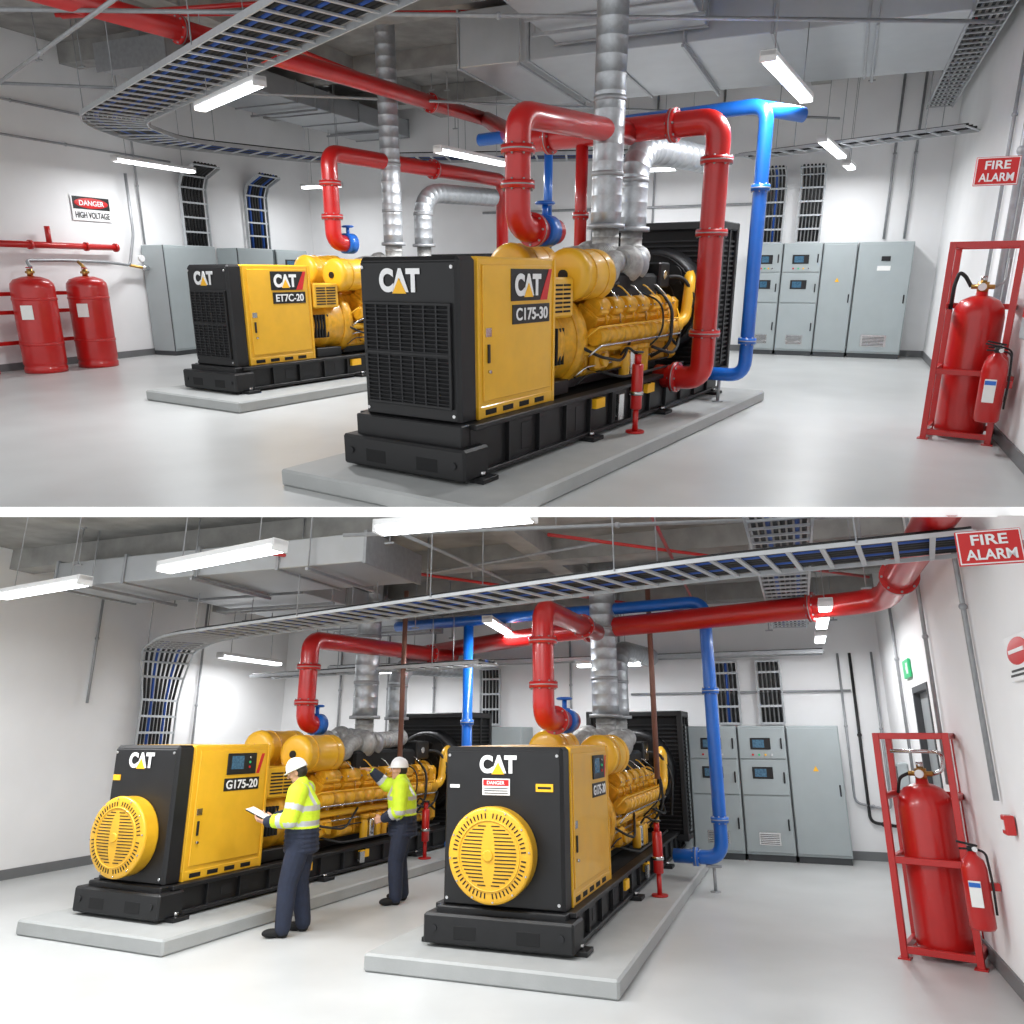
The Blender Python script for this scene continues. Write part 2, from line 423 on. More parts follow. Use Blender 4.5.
    for (xx,zz,rr,mm) in((.63,.92,.012,CHR),(.60,1.1,.010,YEL),(.47,.7,.012,CHR),(.49,.62,.009,RUB)):
        m=MB();m.tube([(cx+xx-.08,e0+.05,zz-.1),(cx+xx,e0+.15,zz),(cx+xx,e1-.2,zz),(cx+xx-.1,e1-.05,zz+.1)],rr,mm,.06,8);m.make('fuel_line',T)
    m=MB();m.tube([(cx+.44,e0+.2,sk+.5),(cx+.46,e1-.3,sk+.48),(cx+.5,e1,sk+.3)],.018,RUB,.1,8);m.make('wire_harness',T)
    for i in range(4):
        f=MB();p=V((cx+.5,e0+1.15*k+i*.17,sk+.06));f.lathe([(.05,0),(.06,.02),(.06,.24),(.045,.28),(.03,.29)],p,Z,[YEL,CHR,YEL,YEL2][i],16)
        f.cyl(p+Z*.28,p+Z*.34,.07,YEL2,14);f.make('oil_filter',T)
    m=MB();m.bb(cx+.38,cx+.5,e0+.35,e0+.62,sk+.18,sk+.40,YEL2,.03);m.cyl((cx+.5,e0+.48,sk+.29),(cx+.54,e0+.48,sk+.29),.07,YEL,16);m.make('starter_motor',T)
    m=MB();m.cyl((cx+.42,e0+.75,sk+.22),(cx+.42,e0+1.1,sk+.22),.075,YEL2,18,bev=.01);m.make('pump',T)
    for pts,rr in(([(cx+.4,y1,sk+.5),(cx+.60,y1+.2,sk+.35),(cx+.58,e0+.8,sk+.25),(cx+.5,e0+1.2,sk+.5)],.016),
        ([(cx+.35,e1-.4,1.45),(cx+.62,e1-.5,1.25),(cx+.66,e1-.6,.8),(cx+.45,e1-.7,sk+.2)],.02),
        ([(cx+.3,e1-.8,1.42),(cx+.66,e1-.9,1.3),(cx+.68,e1-.9,.95),(cx+.42,e1-1.0,.7)],.012),
        ([(cx+.2,e1-.1,1.55),(cx+.5,e1+.1,1.6),(cx+.7,e1+.2,1.2),(cx+.66,e1+.1,sk+.3)],.024),
        ([(cx+.36,e0+.4,sk+.2),(cx+.66,e0+.6,sk+.1),(cx+.60,e1,sk+.08)],.015),
        ([(cx+.1,e0+.3,1.5),(cx+.3,e0+.5,1.55),(cx+.4,e0+1.0,1.5),(cx+.2,e0+1.4,1.55)],.014),
        ([(cx+.55,e1-.9,.8),(cx+.68,e1-.6,.7),(cx+.6,e1-.2,.75),(cx+.5,e1+.1,.9)],.018)):
        h=MB();h.tube(pts,rr,RUB,.15,8);h.make('engine_hose',T)
    for sg in(-1,1):
        c=V((cx+sg*.33,Yp(1.72),1.60+.06*(sg<0)))
        m=MB();L=.68*max(k,.95)
        m.lathe([(.06,-.03),(.18,-.02),(.24,.0),(.255,.05),(.255,.07),(.245,.09),(.245,L-.1),(.255,L-.08),(.255,L-.03),(.2,L),(.12,L+.02)],c,Y,YEL,32)
        m.lathe([(.05,-.05),(.05,-.02)],c,Y,BLK,12)
        for z in(.2,L-.18): m.lathe([(.247,z),(.253,z),(.253,z+.025),(.247,z+.025)],c,Y,YEL2,32)
        m.make('air_cleaner',T)
        m=MB();m.tube([c+Y*(L),c+Y*(L+.3),c+Y*(L+.5)+V((-sg*.1,0,.12)),c+Y*(L+.75)+V((-sg*.12,0,.14))],.125,SIL,.2,18,rings=.09,ringr=1.05)
        m.make('intake_duct',T)
        m=MB();tcx=c+Y*(L+.95)+V((-sg*.1,0,.12))
        m.lathe([(.1,-.16),(.15,-.12),(.2,-.05),(.21,.03),(.17,.1),(.1,.14),(.1,.22)],tcx,Y,SIL,22)
        m.ell(tcx+Y*.28,(.16,.14,.18),GAL2)
        m.make('turbocharger',T)
    ye=Yp(3.45)
    m=MB();m.tube([(cx-.3,Yp(3.0),1.75),(cx,ye-.1,1.8),(cx,ye,1.85),(cx,ye,2.12)],.15,SIL,.18,18,rings=.1,ringr=1.04);m.make('exhaust_pipe',T)
    m=MB();m.tube([(cx+.25,Yp(3.3),1.75),(cx+.15,Yp(4.2),1.8),(cx,Yp(4.25),1.85),(cx,Yp(4.25),2.12)],.13,SIL,.2,18,rings=.1,ringr=1.04);m.make('exhaust_pipe',T)
    m=MB();m.bb(cx-.32,cx+.32,Yp(2.9),Yp(4.4),1.3,1.62,BLK2,.04);m.make('exhaust_manifold',T)
    m=MB();m.bb(cx+.1,cx+.36,Yp(4.35),Yp(4.7),1.45,1.75,BLK,.02);m.cyl((cx+.36,Yp(4.5),1.6),(cx+.38,Yp(4.5),1.6),.05,CHR,14);m.make('junction_box',T)
    m=MB();m.bb(cx-.4,cx-.1,Yp(4.3),Yp(4.75),1.45,1.8,BLK,.02);m.make('junction_box',T)
    ra,rb=Yp(5.25),Yp(6.0);rx0,rx1=cx-.84,cx+.84;zr=2.25 if g is not GA2 else 2.0
    m=MB()
    for xx in(rx0,rx1-.09):
        for yy in(ra,rb-.09): m.bb(xx,xx+.09,yy,yy+.09,sk-.15,zr,BLK,.01)
    for zz in(sk-.15,zr-.1): m.bb(rx0,rx1,ra,rb,zz,zz+.1,BLK,.015)
    m.bb(rx0+.05,rx1-.05,ra+.06,rb-.06,sk-.1,zr-.05,BLK2,.005)
    for i in range(26):
        z=sk+.02+i*(zr-sk-.2)/26
        m.bb(rx1-.05,rx1-.025,ra+.09,rb-.09,z,z+.022,GRIL,.002)
        m.bb(rx0+.1,rx1-.1,ra+.03,ra+.06,z,z+.018,GRIL,.002)
    m.bb(rx1-.03,rx1-.01,(ra+rb)/2-.02,(ra+rb)/2+.02,sk,zr,BLK,.003)
    m.make('radiator',T)
    m=MB();c=V((cx,ra+.02,1.25));m.lathe([(.62,-.22),(.66,-.2),(.66,-.02),(.7,.02)],c,Y,BLK,36);m.make('fan_shroud',T)
    m=MB();c=V((cx,ra-.22,1.25))
    for rr in(.2,.34,.48,.6): m.lathe([(rr-.006,0),(rr-.006,-.012),(rr+.006,-.012),(rr+.006,0)],c,Y,BLK,32)
    for i in range(16):
        an=math.pi*2*i/16;u=V((math.cos(an),0,math.sin(an)));m.beam(c+u*.1,c+u*.62,u.cross(Y),.01,.01,BLK)
    m.cyl(c-Y*.1,c+Y*.02,.16,YEL2,20)
    m.cyl((cx+.3,ra-.25,1.6),(cx+.3,ra-.15,1.6),.12,BLK,18);m.cyl((cx,e1+.14,1.0),(cx,ra-.2,1.0),.13,BLK,18)
    m.make('cooling_fan',T)
    return T
def gl(g,x,y,z):
    r0,q0,a=g[:3]
    return V((r0+x*math.cos(a)+y*math.sin(a), q0-x*math.sin(a)+y*math.cos(a), z+.15))
def gd(g,x,y): return (gl(g,x,y,0)-gl(g,0,0,0)).normalized()
#    r     q     yaw              width inset encl  k
GA1=(-2.62,5.16,math.radians(10),1.25,.12,1.62,.88)
GA2=(-7.66,8.21,math.radians(10),1.12,.12,1.62,1.06)
GB1=(-2.04,7.076,0,1.38,.09,1.95,1.13)
GB2=(-6.36,6.85,math.radians(4),1.20,.11,1.62,1.2)
generator('A',GA1,'grille','C175-30',.46,'yellow and black diesel generator with louvred black front on concrete plinth')
generator('A',GA2,'grille','ET7C-20',.36,'yellow and black diesel generator beside grey cabinets and red tanks')
generator('B',GB1,'fan','G175-30',.33,'yellow and black generator with round yellow fan cover and danger label')
generator('B',GB2,'fan','G175-20',.33,'yellow and black generator with fan cover, two workers beside it')
def plinth(room,g,length,side=.55,left=.42):
    b=MB();b.bb(-g[3]-left,side,-.38,length,-.15,-.001,PAD,.02)
    reg(b.make('concrete_plinth'),room,(g[0],g[1],.15),-g[2],'low grey concrete plinth under a generator','plinth','generator plinths')
plinth('A',GA1,6.6);plinth('A',GA2,7.3);plinth('B',GB1,8.0,.5);plinth('B',GB2,8.0,.55,.34)
# ---------------------------------------------------------------- pipes and ducts
def pipe(room,name,label,cat,paths,m,flanges=(),group=None,fil=.2,seg=20):
    o0=V(paths[0][0][0]); T=thing(name,room,o0,0,label,cat,group)
    for (pts,r) in paths:
        b=MB(o0);b.tube(pts,r,m,max(fil,r*1.5),seg);b.make('pipe_section',T)
    for (p,ax,r) in flanges:
        b=MB(o0);ax=V(ax).normalized();p=V(p);b.cyl(p-ax*.035,p+ax*.035,r*1.32,m,24);b.cyl(p-ax*.006,p+ax*.006,r*1.34,GAL2,24)
        u=ax.orthogonal().normalized();w=ax.cross(u)
        for i in range(8):
            an=i*math.pi/4;q=p+(u*math.cos(an)+w*math.sin(an))*r*1.17;b.cyl(q-ax*.05,q+ax*.05,r*.09,GAL2,6)
        b.make('pipe_flange',T)
    return T
def duct(room,label,pts,r,group,fil=.4):
    o0=V(pts[0]);T=thing('exhaust_duct',room,o0,0,label,'duct',group)
    b=MB(o0);b.tube(pts,r,GAL,fil,28,rings=.17,ringr=1.010);b.make('spiral_duct',T)
    p=V(pts[0])
    for z0,z1,f in((0,.05,1.25),(.55,.60,1.05),(1.3,1.35,1.05)):
        if p.z+z1<V(pts[1]).z-.3:
            b=MB(o0);b.cyl(p+Z*z0,p+Z*z1,r*f,GAL2,28);b.make('duct_collar',T)
for g,room,rt in((GA1,'A',5.95),(GA2,'A',5.95),(GB1,'B',4.68),(GB2,'B',4.68)):
    enc,kk=g[5],g[6];cxx=-g[3]/2
    y1=enc+2.3*kk; y2=enc+3.1*kk
    duct(room,'galvanised spiral exhaust duct rising from a generator to the ceiling',[gl(g,cxx,y1,2.1),gl(g,cxx,y1,rt-.2)],.17 if room=='A' else .2,'exhaust ducts')
    zt=3.05 if g is not GB1 else 3.2
    duct(room,'galvanised spiral exhaust duct with elbow above a generator',[gl(g,cxx,y2,2.1),gl(g,cxx,y2,zt),gl(g,cxx+.2,y2+2.0,zt+.05)],.17,'exhaust ducts',.5)
def valve(room,p,ax,r):
    T=thing('pipe_valve',room,p,0,'blue butterfly valve on a red pipe','valve','pipe valves')
    b=MB();b.cyl(V(ax)*-.09,V(ax)*.09,r*1.25,BLU,20);b.cyl((0,0,r),(0,0,r+.12),.03,BLU,12);b.make('valve_body',T)
    b=MB();b.lathe([(.08,0),(.1,.01),(.1,.025),(.08,.035)],(0,0,r+.12),Z,BLU,20);b.make('valve_wheel',T)
g=GA1;dx=gd(g,1,0);dy=gd(g,0,1)
pipe('A','red_pipe','thick glossy red pipe looping up from a generator','pipe',
 [([gl(g,-.62,2.5,2.02),gl(g,-.62,1.78,2.02),gl(g,-.62,1.78,3.0),gl(g,-.62,4.15,3.15)],.12)],RED,
 [(gl(g,-.62,2.05,2.02),dy,.12),(gl(g,-.62,1.78,2.4),Z,.12),(gl(g,-.62,1.78,2.7),Z,.12)],'red generator pipes')
valve('A',gl(g,-.62,2.28,2.02),dy,.12)
hx=gl(g,-2.1,4.2,3.2)
pipe('A','red_pipe','thick red header pipe dropping beside a generator to its base','pipe',
 [([gl(g,-.15,4.2,.42),gl(g,.42,4.2,.42),gl(g,.42,4.2,3.2),hx,(-6.72,14.6,4.6)],.135)],RED,
 [(gl(g,.42,4.2,.95),Z,.135),(gl(g,.42,4.2,2.05),Z,.135),(gl(g,.42,4.2,2.8),Z,.135),(gl(g,-.1,4.2,3.2),dx,.135),(gl(g,-1.7,4.2,3.2),dx,.135),(gl(g,.1,4.2,.42),dx,.135)],'red generator pipes')
pipe('A','red_pipe','red pipe drop above a generator','pipe',[([gl(g,-1.25,4.2,3.12),gl(g,-1.25,4.2,1.7)],.075)],RED,[(gl(g,-1.25,4.2,2.3),Z,.075)],'red generator pipes')
pipe('A','blue_pipe','blue water pipe beside a generator with elbow at its base','pipe',
 [([gl(g,-.05,5.25,.36),gl(g,.62,5.25,.36),gl(g,.62,5.25,3.5),gl(g,-3.6,5.4,3.5)],.085),([gl(g,.45,5.25,3.5),gl(g,.9,5.8,3.45)],.085)],BLU,
 [(gl(g,.62,5.25,.8),Z,.085),(gl(g,.62,5.25,2.6),Z,.085)],'blue water pipes',.2)
b=MB();b.cyl((0,0,0),(0,0,.38),.022,GAL2,8);b.cyl((0,0,0),(0,0,.012),.07,GAL2,12);b.bb(-.1,.1,-.03,.03,.36,.385,GAL2,.003)
p=gl(g,.3,5.25,0);reg(b.make('pipe_support'),'A',p,0,'small galvanised support stand under a blue pipe','support stand')
pipe('A','blue_pipe','blue water drop pipe behind a generator','pipe',[([gl(g,-2.4,5.36,3.5),gl(g,-2.4,5.36,1.9)],.06)],BLU,(),'blue water pipes')
g=GA2;dy=gd(g,0,1)
pipe('A','red_pipe','thick red pipe arching over a generator','pipe',
 [([gl(g,-.6,3.1,2.1),gl(g,-.6,2.65,2.1),gl(g,-.6,2.65,3.45),gl(g,-.6,7.6,3.5),gl(g,-.6,7.6,.5)],.13)],RED,
 [(gl(g,-.6,2.65,2.5),Z,.13),(gl(g,-.6,2.65,3.0),Z,.13),(gl(g,-.6,5.3,3.48),dy,.13)],'red generator pipes')
valve('A',gl(g,-.6,2.98,2.1),dy,.13)
pipe('A','red_pipe','long red sprinkler main hung below the ceiling','pipe',[([(-8.35,5.5,4.6),(-7.3,10.7,4.6),(-6.7,14.8,4.6)],.12)],RED,
 [((-7.83,8.1,4.6),(.2,1,0),.12),((-7.0,12.9,4.6),(.13,1,0),.12)],'ceiling mains')
for pts in([(-11,9,5.35),(-3.5,13,5.62),(1.4,15.5,5.62)],[(-5.2,7,5.6),(-3.4,18,5.6)],[(-9.5,10.5,5.3),(-8.5,19,5.3)],[(-9.9,8.2,5.0),(-4.6,9.4,5.0)],[(-8.4,11.2,5.15),(-8.2,18.5,5.15)]):
    pipe('A','red_pipe','thin red sprinkler branch under the ceiling','pipe',[(pts,.03)],RED,(),'sprinkler branches')
def drain(room,p):
    T=thing('valve_stand',room,p,0,'small red valve stand beside a generator skid','valve stand','valve stands')
    b=MB();b.cyl((0,0,0),(0,0,.02),.1,RED,16);b.cyl((0,0,.02),(0,0,.25),.03,RED,12);b.cyl((0,0,.25),(0,0,.72),.06,RED,16,bev=.01);b.cyl((0,0,.72),(0,0,.82),.035,RED,12)
    b.cyl((0,0,.4),(0,0,.44),.072,CHR,16);b.make('stand_body',T)
    b=MB();b.lathe([(.05,0),(.06,.01),(.05,.02)],(0,0,.83),Z,BLK,14);b.tube([(0,0,.8),(-.12,0,.9),(-.2,.05,.8)],.014,RUB,.08,8);b.make('stand_handle',T)
drain('A',gl(GA1,.24,2.75,0));drain('B',gl(GB1,.26,3.0,0));drain('B',gl(GB2,.3,4.9,0))
g=GB1
pipe('B','red_pipe','thick red pipe looping up from a generator','pipe',
 [([gl(g,-.68,2.6,2.02),gl(g,-.68,1.45,2.02),gl(g,-.68,1.45,3.28),gl(g,-.68,4.1,3.32)],.125)],RED,
 [(gl(g,-.68,1.9,2.02),Y,.125),(gl(g,-.68,1.45,2.4),Z,.125),(gl(g,-.68,1.45,2.9),Z,.125),(gl(g,-.68,3.3,3.31),Y,.125)],'red generator pipes')
valve('B',gl(g,-.68,2.3,2.02),Y,.125)
g=GB2;dy=gd(g,0,1)
pipe('B','red_pipe','thick red pipe looping up from a generator and over it','pipe',
 [([gl(g,-.5,3.1,2.0),gl(g,-.5,2.75,2.0),gl(g,-.5,2.75,3.2),gl(g,-.3,6.8,3.3)],.13)],RED,
 [(gl(g,-.5,2.75,2.3),Z,.13),(gl(g,-.5,2.75,2.8),Z,.13),(gl(g,-.34,6.0,3.28),dy,.13)],'red generator pipes')
valve('B',gl(g,-.5,3.02,2.0),dy,.12)
pipe('B','red_pipe','long thick red fire main under the ceiling','pipe',
 [([(1.15,5.2,3.62),(1.15,10.5,3.62),(-3.5,11.95,3.6),(-7.6,14.5,3.6)],.15)],RED,
 [((1.15,8.9,3.62),Y,.15),((.3,10.77,3.62),(-3.2,1,0),.15),((-3.0,11.8,3.6),(-3.2,1,0),.15)],'ceiling mains',.5)
pipe('B','blue_pipe','long blue water pipe with drop and elbow at floor','pipe',
 [([(-1.8,11.45,.42),(-1.15,11.4,.42),(-1.15,11.4,3.88),(-6.7,12.3,3.88)],.09)],BLU,[((-1.15,11.4,.9),Z,.09),((-1.15,11.4,2.6),Z,.09),((-1.5,11.43,.42),X,.09)],'blue water pipes',.22)
pipe('B','blue_pipe','blue water drop pipe between the generators','pipe',[([(-5.2,12.1,3.84),(-5.2,12.1,.5),(-5.2,11.5,.4)],.085)],BLU,[((-5.2,12.1,2.2),Z,.085)],'blue water pipes',.22)
b=MB();b.cyl((0,0,0),(0,0,.33),.022,GAL2,8);b.cyl((0,0,0),(0,0,.012),.07,GAL2,12);b.bb(-.1,.1,-.03,.03,.30,.33,GAL2,.003)
reg(b.make('pipe_support'),'B',(-1.27,11.41,0),0,'small galvanised support stand under a blue pipe','support stand')
for (x,q) in((-2.0,11.6),(-5.95,11.2)):
    pipe('B','conduit_drop','thin brown vertical conduit beside a generator','conduit',[([(x,q,1.4),(x,q,4.3)],.04)],COP,(),'conduit drops')
# ---------------------------------------------------------------- cable trays
def blue_idx(n,b): return set(int((i+.5)*n/max(b,1)) for i in range(b))
def tray(room,label,pts,sides,w,name='cable_tray',group='cable trays',ceil=None,cables=5,blue=1,step=.28,rail=.07,cr=.022):
    P=[V(p) for p in pts];o0=P[0];T=thing(name,room,o0,0,label,'cable tray',group)
    S=[V(s).normalized() for s in sides]
    D=[];DS=[]
    for i in range(len(P)-1):
        n=max(1,int((P[i+1]-P[i]).length/step))
        for k in range(n): D.append(P[i].lerp(P[i+1],k/n));DS.append(S[i].lerp(S[i+1],k/n).normalized())
    D.append(P[-1]);DS.append(S[-1])
    for sg in(-1,1):
        b=MB(o0)
        for i in range(len(P)-1):
            b.beam(P[i]+S[i]*sg*w/2,P[i+1]+S[i+1]*sg*w/2,S[i],.022,rail,TRAY)
        b.make('side_rail',T)
    b=MB(o0)
    for i in range(len(D)):
        t=(D[min(i+1,len(D)-1)]-D[max(i-1,0)]).normalized()
        b.beam(D[i]-DS[i]*w/2,D[i]+DS[i]*w/2,t,.04,.02,TRAY)
    b.make('rung',T)['kind']='stuff'
    for c in range(cables):
        f=(c+.5)/cables-.5
        b=MB(o0); m=CBL if c in blue_idx(cables,blue) else RUB
        pp=[]
        for i in range(len(P)):
            t=(P[min(i+1,len(P)-1)]-P[max(i-1,0)]).normalized();n=S[i].cross(t)
            n=n if n.z>-.01 else -n
            pp.append(P[i]+S[i]*f*w*.9+n*(.012+cr))
        b.tube(pp,cr,m,.1,7);b.make('power_cable',T)
    if ceil:
        for i in range(3,len(D),9):
            for sg in(-1,1):
                p=D[i]+DS[i]*sg*(w/2+.02)
                if p.z<ceil-.05 and abs((D[min(i+1,len(D)-1)]-D[i-1]).normalized().z)<.1:
                    b=MB(o0);b.cyl(p,(p.x,p.y,ceil),.008,GAL2,6);b.make('hanger_rod',T)
    return T
def autoside(P):
    out=[]
    for i in range(len(P)):
        t=(P[min(i+1,len(P)-1)]-P[max(i-1,0)]);t.z=0;t.normalize();out.append(V((t.y,-t.x,0)))
    return out
def fillet(P,R):
    P=[V(p) for p in P];Q=[P[0]]
    for i in range(1,len(P)-1):
        a=P[i-1]-P[i];b=P[i+1]-P[i];f=min(R,a.length*.48,b.length*.48)
        s0=P[i]+a.normalized()*f;s1=P[i]+b.normalized()*f
        for k in range(7):
            t=k/6;Q.append(s0*(1-t)**2+P[i]*2*t*(1-t)+s1*t*t)
    Q.append(P[-1]);return Q
P=fillet([(-3.3,6.3,4.25),(-11.9,10.4,4.25),(-12.7,12.4,4.25),(-11.2,15.6,4.25),(-3.2,18.2,4.25)],.8)
tray('A','long galvanised ladder tray packed with dark and blue cables',P,autoside(P),1.0,ceil=5.95,cables=13,blue=3,cr=.03,step=.33)
P=[V((-2.2,17.0,4.0)),V((1.55,15.2,4.0))];tray('A','galvanised ladder cable tray near the back wall',P,autoside(P),.6,ceil=5.95,cables=3,blue=0,rail=.05)
P=[V((1.3,7.5,5.0)),V((1.3,19.0,5.0))];tray('A','galvanised cable tray along the side wall',P,autoside(P),.45,ceil=5.95,cables=5,blue=0)
for q,bl in((14.75,0),(16.9,2)):
    tray('A','vertical cable ladder on the wall above cabinets',[V((-13.9,q,4.15)),V((-14.3,q,3.95)),V((-14.4,q,3.7)),V((-14.4,q,2.4))],[Y]*4,.8,'cable_ladder','wall cable ladders',cables=7,blue=bl,cr=.036)
for r_,bl in((-1.75,1),(-.95,0)):
    tray('A','vertical cable ladder on the wall above control cabinets',[V((r_,18.6,3.95)),V((r_,19.0,3.85)),V((r_,19.2,3.6)),V((r_,19.2,2.45))],[X]*4,.5,'cable_ladder','wall cable ladders',cables=6,blue=bl,cr=.026)
P=fillet([(1.38,6.6,3.42),(-.5,6.85,3.42),(-8.6,9.3,3.42),(-10.0,10.4,3.42)],.6)
SD=autoside(P)
P+= [V((-10.35,10.7,3.4)),V((-10.62,10.95,3.25)),V((-10.78,11.1,3.0)),V((-10.82,11.14,2.6)),V((-10.82,11.14,1.2))]
SD+= [V((.55,.83,0)),V((.4,.9,0)),V((.2,1,0)),V((0,1,0)),V((0,1,0))]
for i in range(1,len(SD)):
    if SD[i].dot(SD[i-1])<0: SD[i]=-SD[i]
tray('B','long ladder cable tray crossing the room and down the wall',P,SD,.85,ceil=4.68,cables=9,blue=2,rail=.035,cr=.024,step=.25)
P=[V((0,5.3,3.78)),V((0,14.0,3.78))];tray('B','ladder cable tray running the length of the room',P,autoside(P),.55,ceil=4.68,cables=8,blue=2,rail=.05)
P=[V((-9.6,8.75,3.95)),V((.9,5.9,3.95))]
P=[V((-9.5,14.6,3.4)),V((.5,14.6,3.4))];tray('B','ladder cable tray along the back wall',P,autoside(P),.35,cables=3,blue=0)
P=[V((-4.4,11.0,3.05)),V((-9.5,12.2,3.05))];tray('B','short ladder cable tray behind the generators',P,autoside(P),.5,ceil=3.9,cables=5,blue=1,rail=.05)
for r_,bl in((-1.2,1),(-.45,0),(-5.9,0)):
    tray('B','vertical cable ladder on the back wall above cabinets',[V((r_,14.88,3.3)),V((r_,14.9,3.1)),V((r_,14.9,2.2))],[X]*3,.42,'cable_ladder','wall cable ladders',cables=5,blue=bl,cr=.026)
# ---------------------------------------------------------------- light fixtures
def fixture(room,p0,p1,z,ceil,power,w=.17):
    p0=V((p0[0],p0[1],z));p1=V((p1[0],p1[1],z));d=p1-p0;L=d.length;ang=math.atan2(d.y,d.x);c=(p0+p1)/2
    T=thing('linear_light',room,c,ang,'suspended white linear light fixture, switched on','light fixture','linear light fixtures')
    b=MB();b.bb(-L/2,L/2,-w/2,w/2,.02,.08,WHT,.01);b.bb(-L/2,-L/2+.03,-w/2,w/2,-.03,.08,WHT,.005);b.bb(L/2-.03,L/2,-w/2,w/2,-.03,.08,WHT,.005);b.make('housing',T)
    b=MB();b.bb(-L/2+.03,L/2-.03,-w/2+.01,w/2-.01,-.03,.02,GLOW,.012);b.make('diffuser',T)
    for x in(-L/2+.3,L/2-.3):
        b=MB();b.cyl((x,0,.08),(x,0,ceil-z),.006,GAL2,6);b.make('hanger_rod',T)
    li=bpy.data.lights.new('lamp','AREA');li.shape='RECTANGLE';li.size=L;li.size_y=w;li.energy=power;li.color=(.97,.985,1)
    o=bpy.data.objects.new('lamp',li);COL.objects.link(o);o.parent=T;o.location=(0,0,-.045)
for p0,p1,z,pw,cz in(((-8.35,8.85),(-6.6,8.0),3.9,195,5.95),((-13.1,11.5),(-13.1,13.5),3.85,80,5.95),((-13.2,17.3),(-12.0,17.3),3.9,65,5.95),((-6.1,11.4),(-5.75,13.3),3.6,140,4.72),((-1.03,9.2),(-.76,11.5),3.9,165,4.72),((-.67,14.78),(-.38,17.0),3.9,85,5.95),((-.3,17.6),(-.2,18.4),3.85,30,5.95),((-5.0,17.4),(-3.6,17.4),3.9,65,5.95)):
    fixture('A',p0,p1,z,cz,pw)
for p0,p1,z,pw in(((-3.1,5.28),(-1.75,5.33),3.6,95),((-5.91,5.90),(-4.2,5.5),3.6,115),((-8.95,6.46),(-7.2,6.12),3.6,110),((-10.0,11.6),(-10.0,13.4),3.4,50),((-4.4,10.96),(-4.7,13.0),3.7,90),((.45,10.1),(.45,12.4),3.55,62),((.45,12.8),(.45,13.9),3.5,28),((-3.7,13.6),(-2.5,13.6),3.2,34),((-7.9,13.6),(-6.7,13.6),3.2,38)):
    fixture('B',p0,p1,z,4.68,pw)
# ---------------------------------------------------------------- cabinets
def cabinet(room,r,q,rot,w,d,h,kind,label,group):
    T=thing('control_cabinet',room,(r,q,0),rot,label,'electrical cabinet',group)
    b=MB();b.bb(-w/2+.004,w/2-.004,-d/2,d/2,.1,h,CABM,.01);b.bb(-w/2+.02,w/2-.02,-d/2+.03,d/2,0,.1,CABD,.004);b.bb(-w/2,-w/2+.006,-d/2-.004,-d/2+.02,.1,h,CABD,0);b.make('body',T)
    def door(x0,x1,z0,z1):
        dd=MB();dd.bb(x0,x1,-d/2-.022,-d/2-.002,z0,z1,CABM,.006);o=dd.make('door',T)
        hh=MB();hh.bb(x1-.07,x1-.045,-d/2-.045,-d/2-.02,(z0+z1)/2-.09,(z0+z1)/2+.09,BLK,.006);hh.make('handle',o);return o
    y=-d/2-.022
    if kind=='screen':
        door(-w/2+.02,w/2-.02,h*.75,h-.04);door(-w/2+.02,w/2-.02,h*.48,h*.74);door(-w/2+.02,w/2-.02,.14,h*.47)
        for zz in(h*.82,h*.60):
            s=MB();s.bb(-w*.24,w*.18,y-.012,y,zz,zz+.19,BLK,.005);s.bb(-w*.19,w*.05,y-.015,y-.012,zz+.03,zz+.16,SCRB,.001);s.make('display_screen',T)
        for i in range(4):
            s=MB();s.cyl((-w*.2+i*w*.13,y-.0,h*.78),(-w*.2+i*w*.13,y-.02,h*.78),.018,[LETR,GRN,LETY,CHR][i],10);s.make('push_button',T)
        s=MB();s.bb(-w*.22,w*.22,y-.006,y,.25,.45,CHR,.003)
        for i in range(6): s.bb(-w*.19,w*.19,y-.01,y-.006,.27+i*.028,.28+i*.028,CABD,0)
        s.make('vent_grille',T)
    elif kind=='vent':
        door(-w/2+.02,w/2-.02,.14,h-.04)
        s=MB();s.bb(-w*.12,w*.12,y-.006,y,h*.76,h*.8,PAPER,.001);s.bb(-w*.06,w*.1,y-.012,y,h*.84,h*.88,BLK,.002);s.make('name_plate',T)
        s=MB();s.bb(-w*.26,w*.22,y-.006,y,.25,.5,CHR,.003)
        for i in range(7): s.bb(-w*.22,w*.18,y-.01,y-.006,.27+i*.03,.282+i*.03,CABD,0)
        s.make('vent_grille',T)
    else:
        door(-w/2+.02,w/2-.02,.14,h-.04)
        s=MB();s.prism([(-.045,-.04),(.045,-.04),(0,.045)],(0,y-.001,h*.68),X,Z,.004,LETY);s.make('warning_label',T)
q=18.95
for x0,x1,kd in((-2.02,-1.40,'screen'),(-1.40,-.58,'screen'),(-.58,.12,'plain'),(.12,1.2,'vent')):
    cabinet('A',(x0+x1)/2,q,0,x1-x0-.01,.65,2.42,kd,'light grey floor-standing electrical cabinet against the wall','back wall cabinets')
cabinet('A',-14.12,13.85,math.radians(90),1.55,.65,2.38,'plain','light grey electrical cabinet beside red tanks','side wall cabinets')
cabinet('A',-14.12,16.0,math.radians(90),1.3,.65,2.38,'plain','light grey electrical cabinet against the wall','side wall cabinets')
cabinet('A',-14.12,17.4,math.radians(90),1.3,.65,2.38,'screen','light grey electrical cabinet against the wall','side wall cabinets')
for x0,x1,kd in((-2.75,-1.9,'plain'),(-1.9,-1.05,'screen'),(-1.05,-.25,'screen'),(-.25,.6,'plain')):
    cabinet('B',(x0+x1)/2,14.65,0,x1-x0-.01,.65,2.15,kd,'light grey floor-standing electrical cabinet against the wall','back wall cabinets')
for x0 in(-6.6,-5.8): cabinet('B',x0+.4,14.65,0,.79,.65,2.15,'plain','light grey electrical cabinet behind a generator','back wall cabinets')
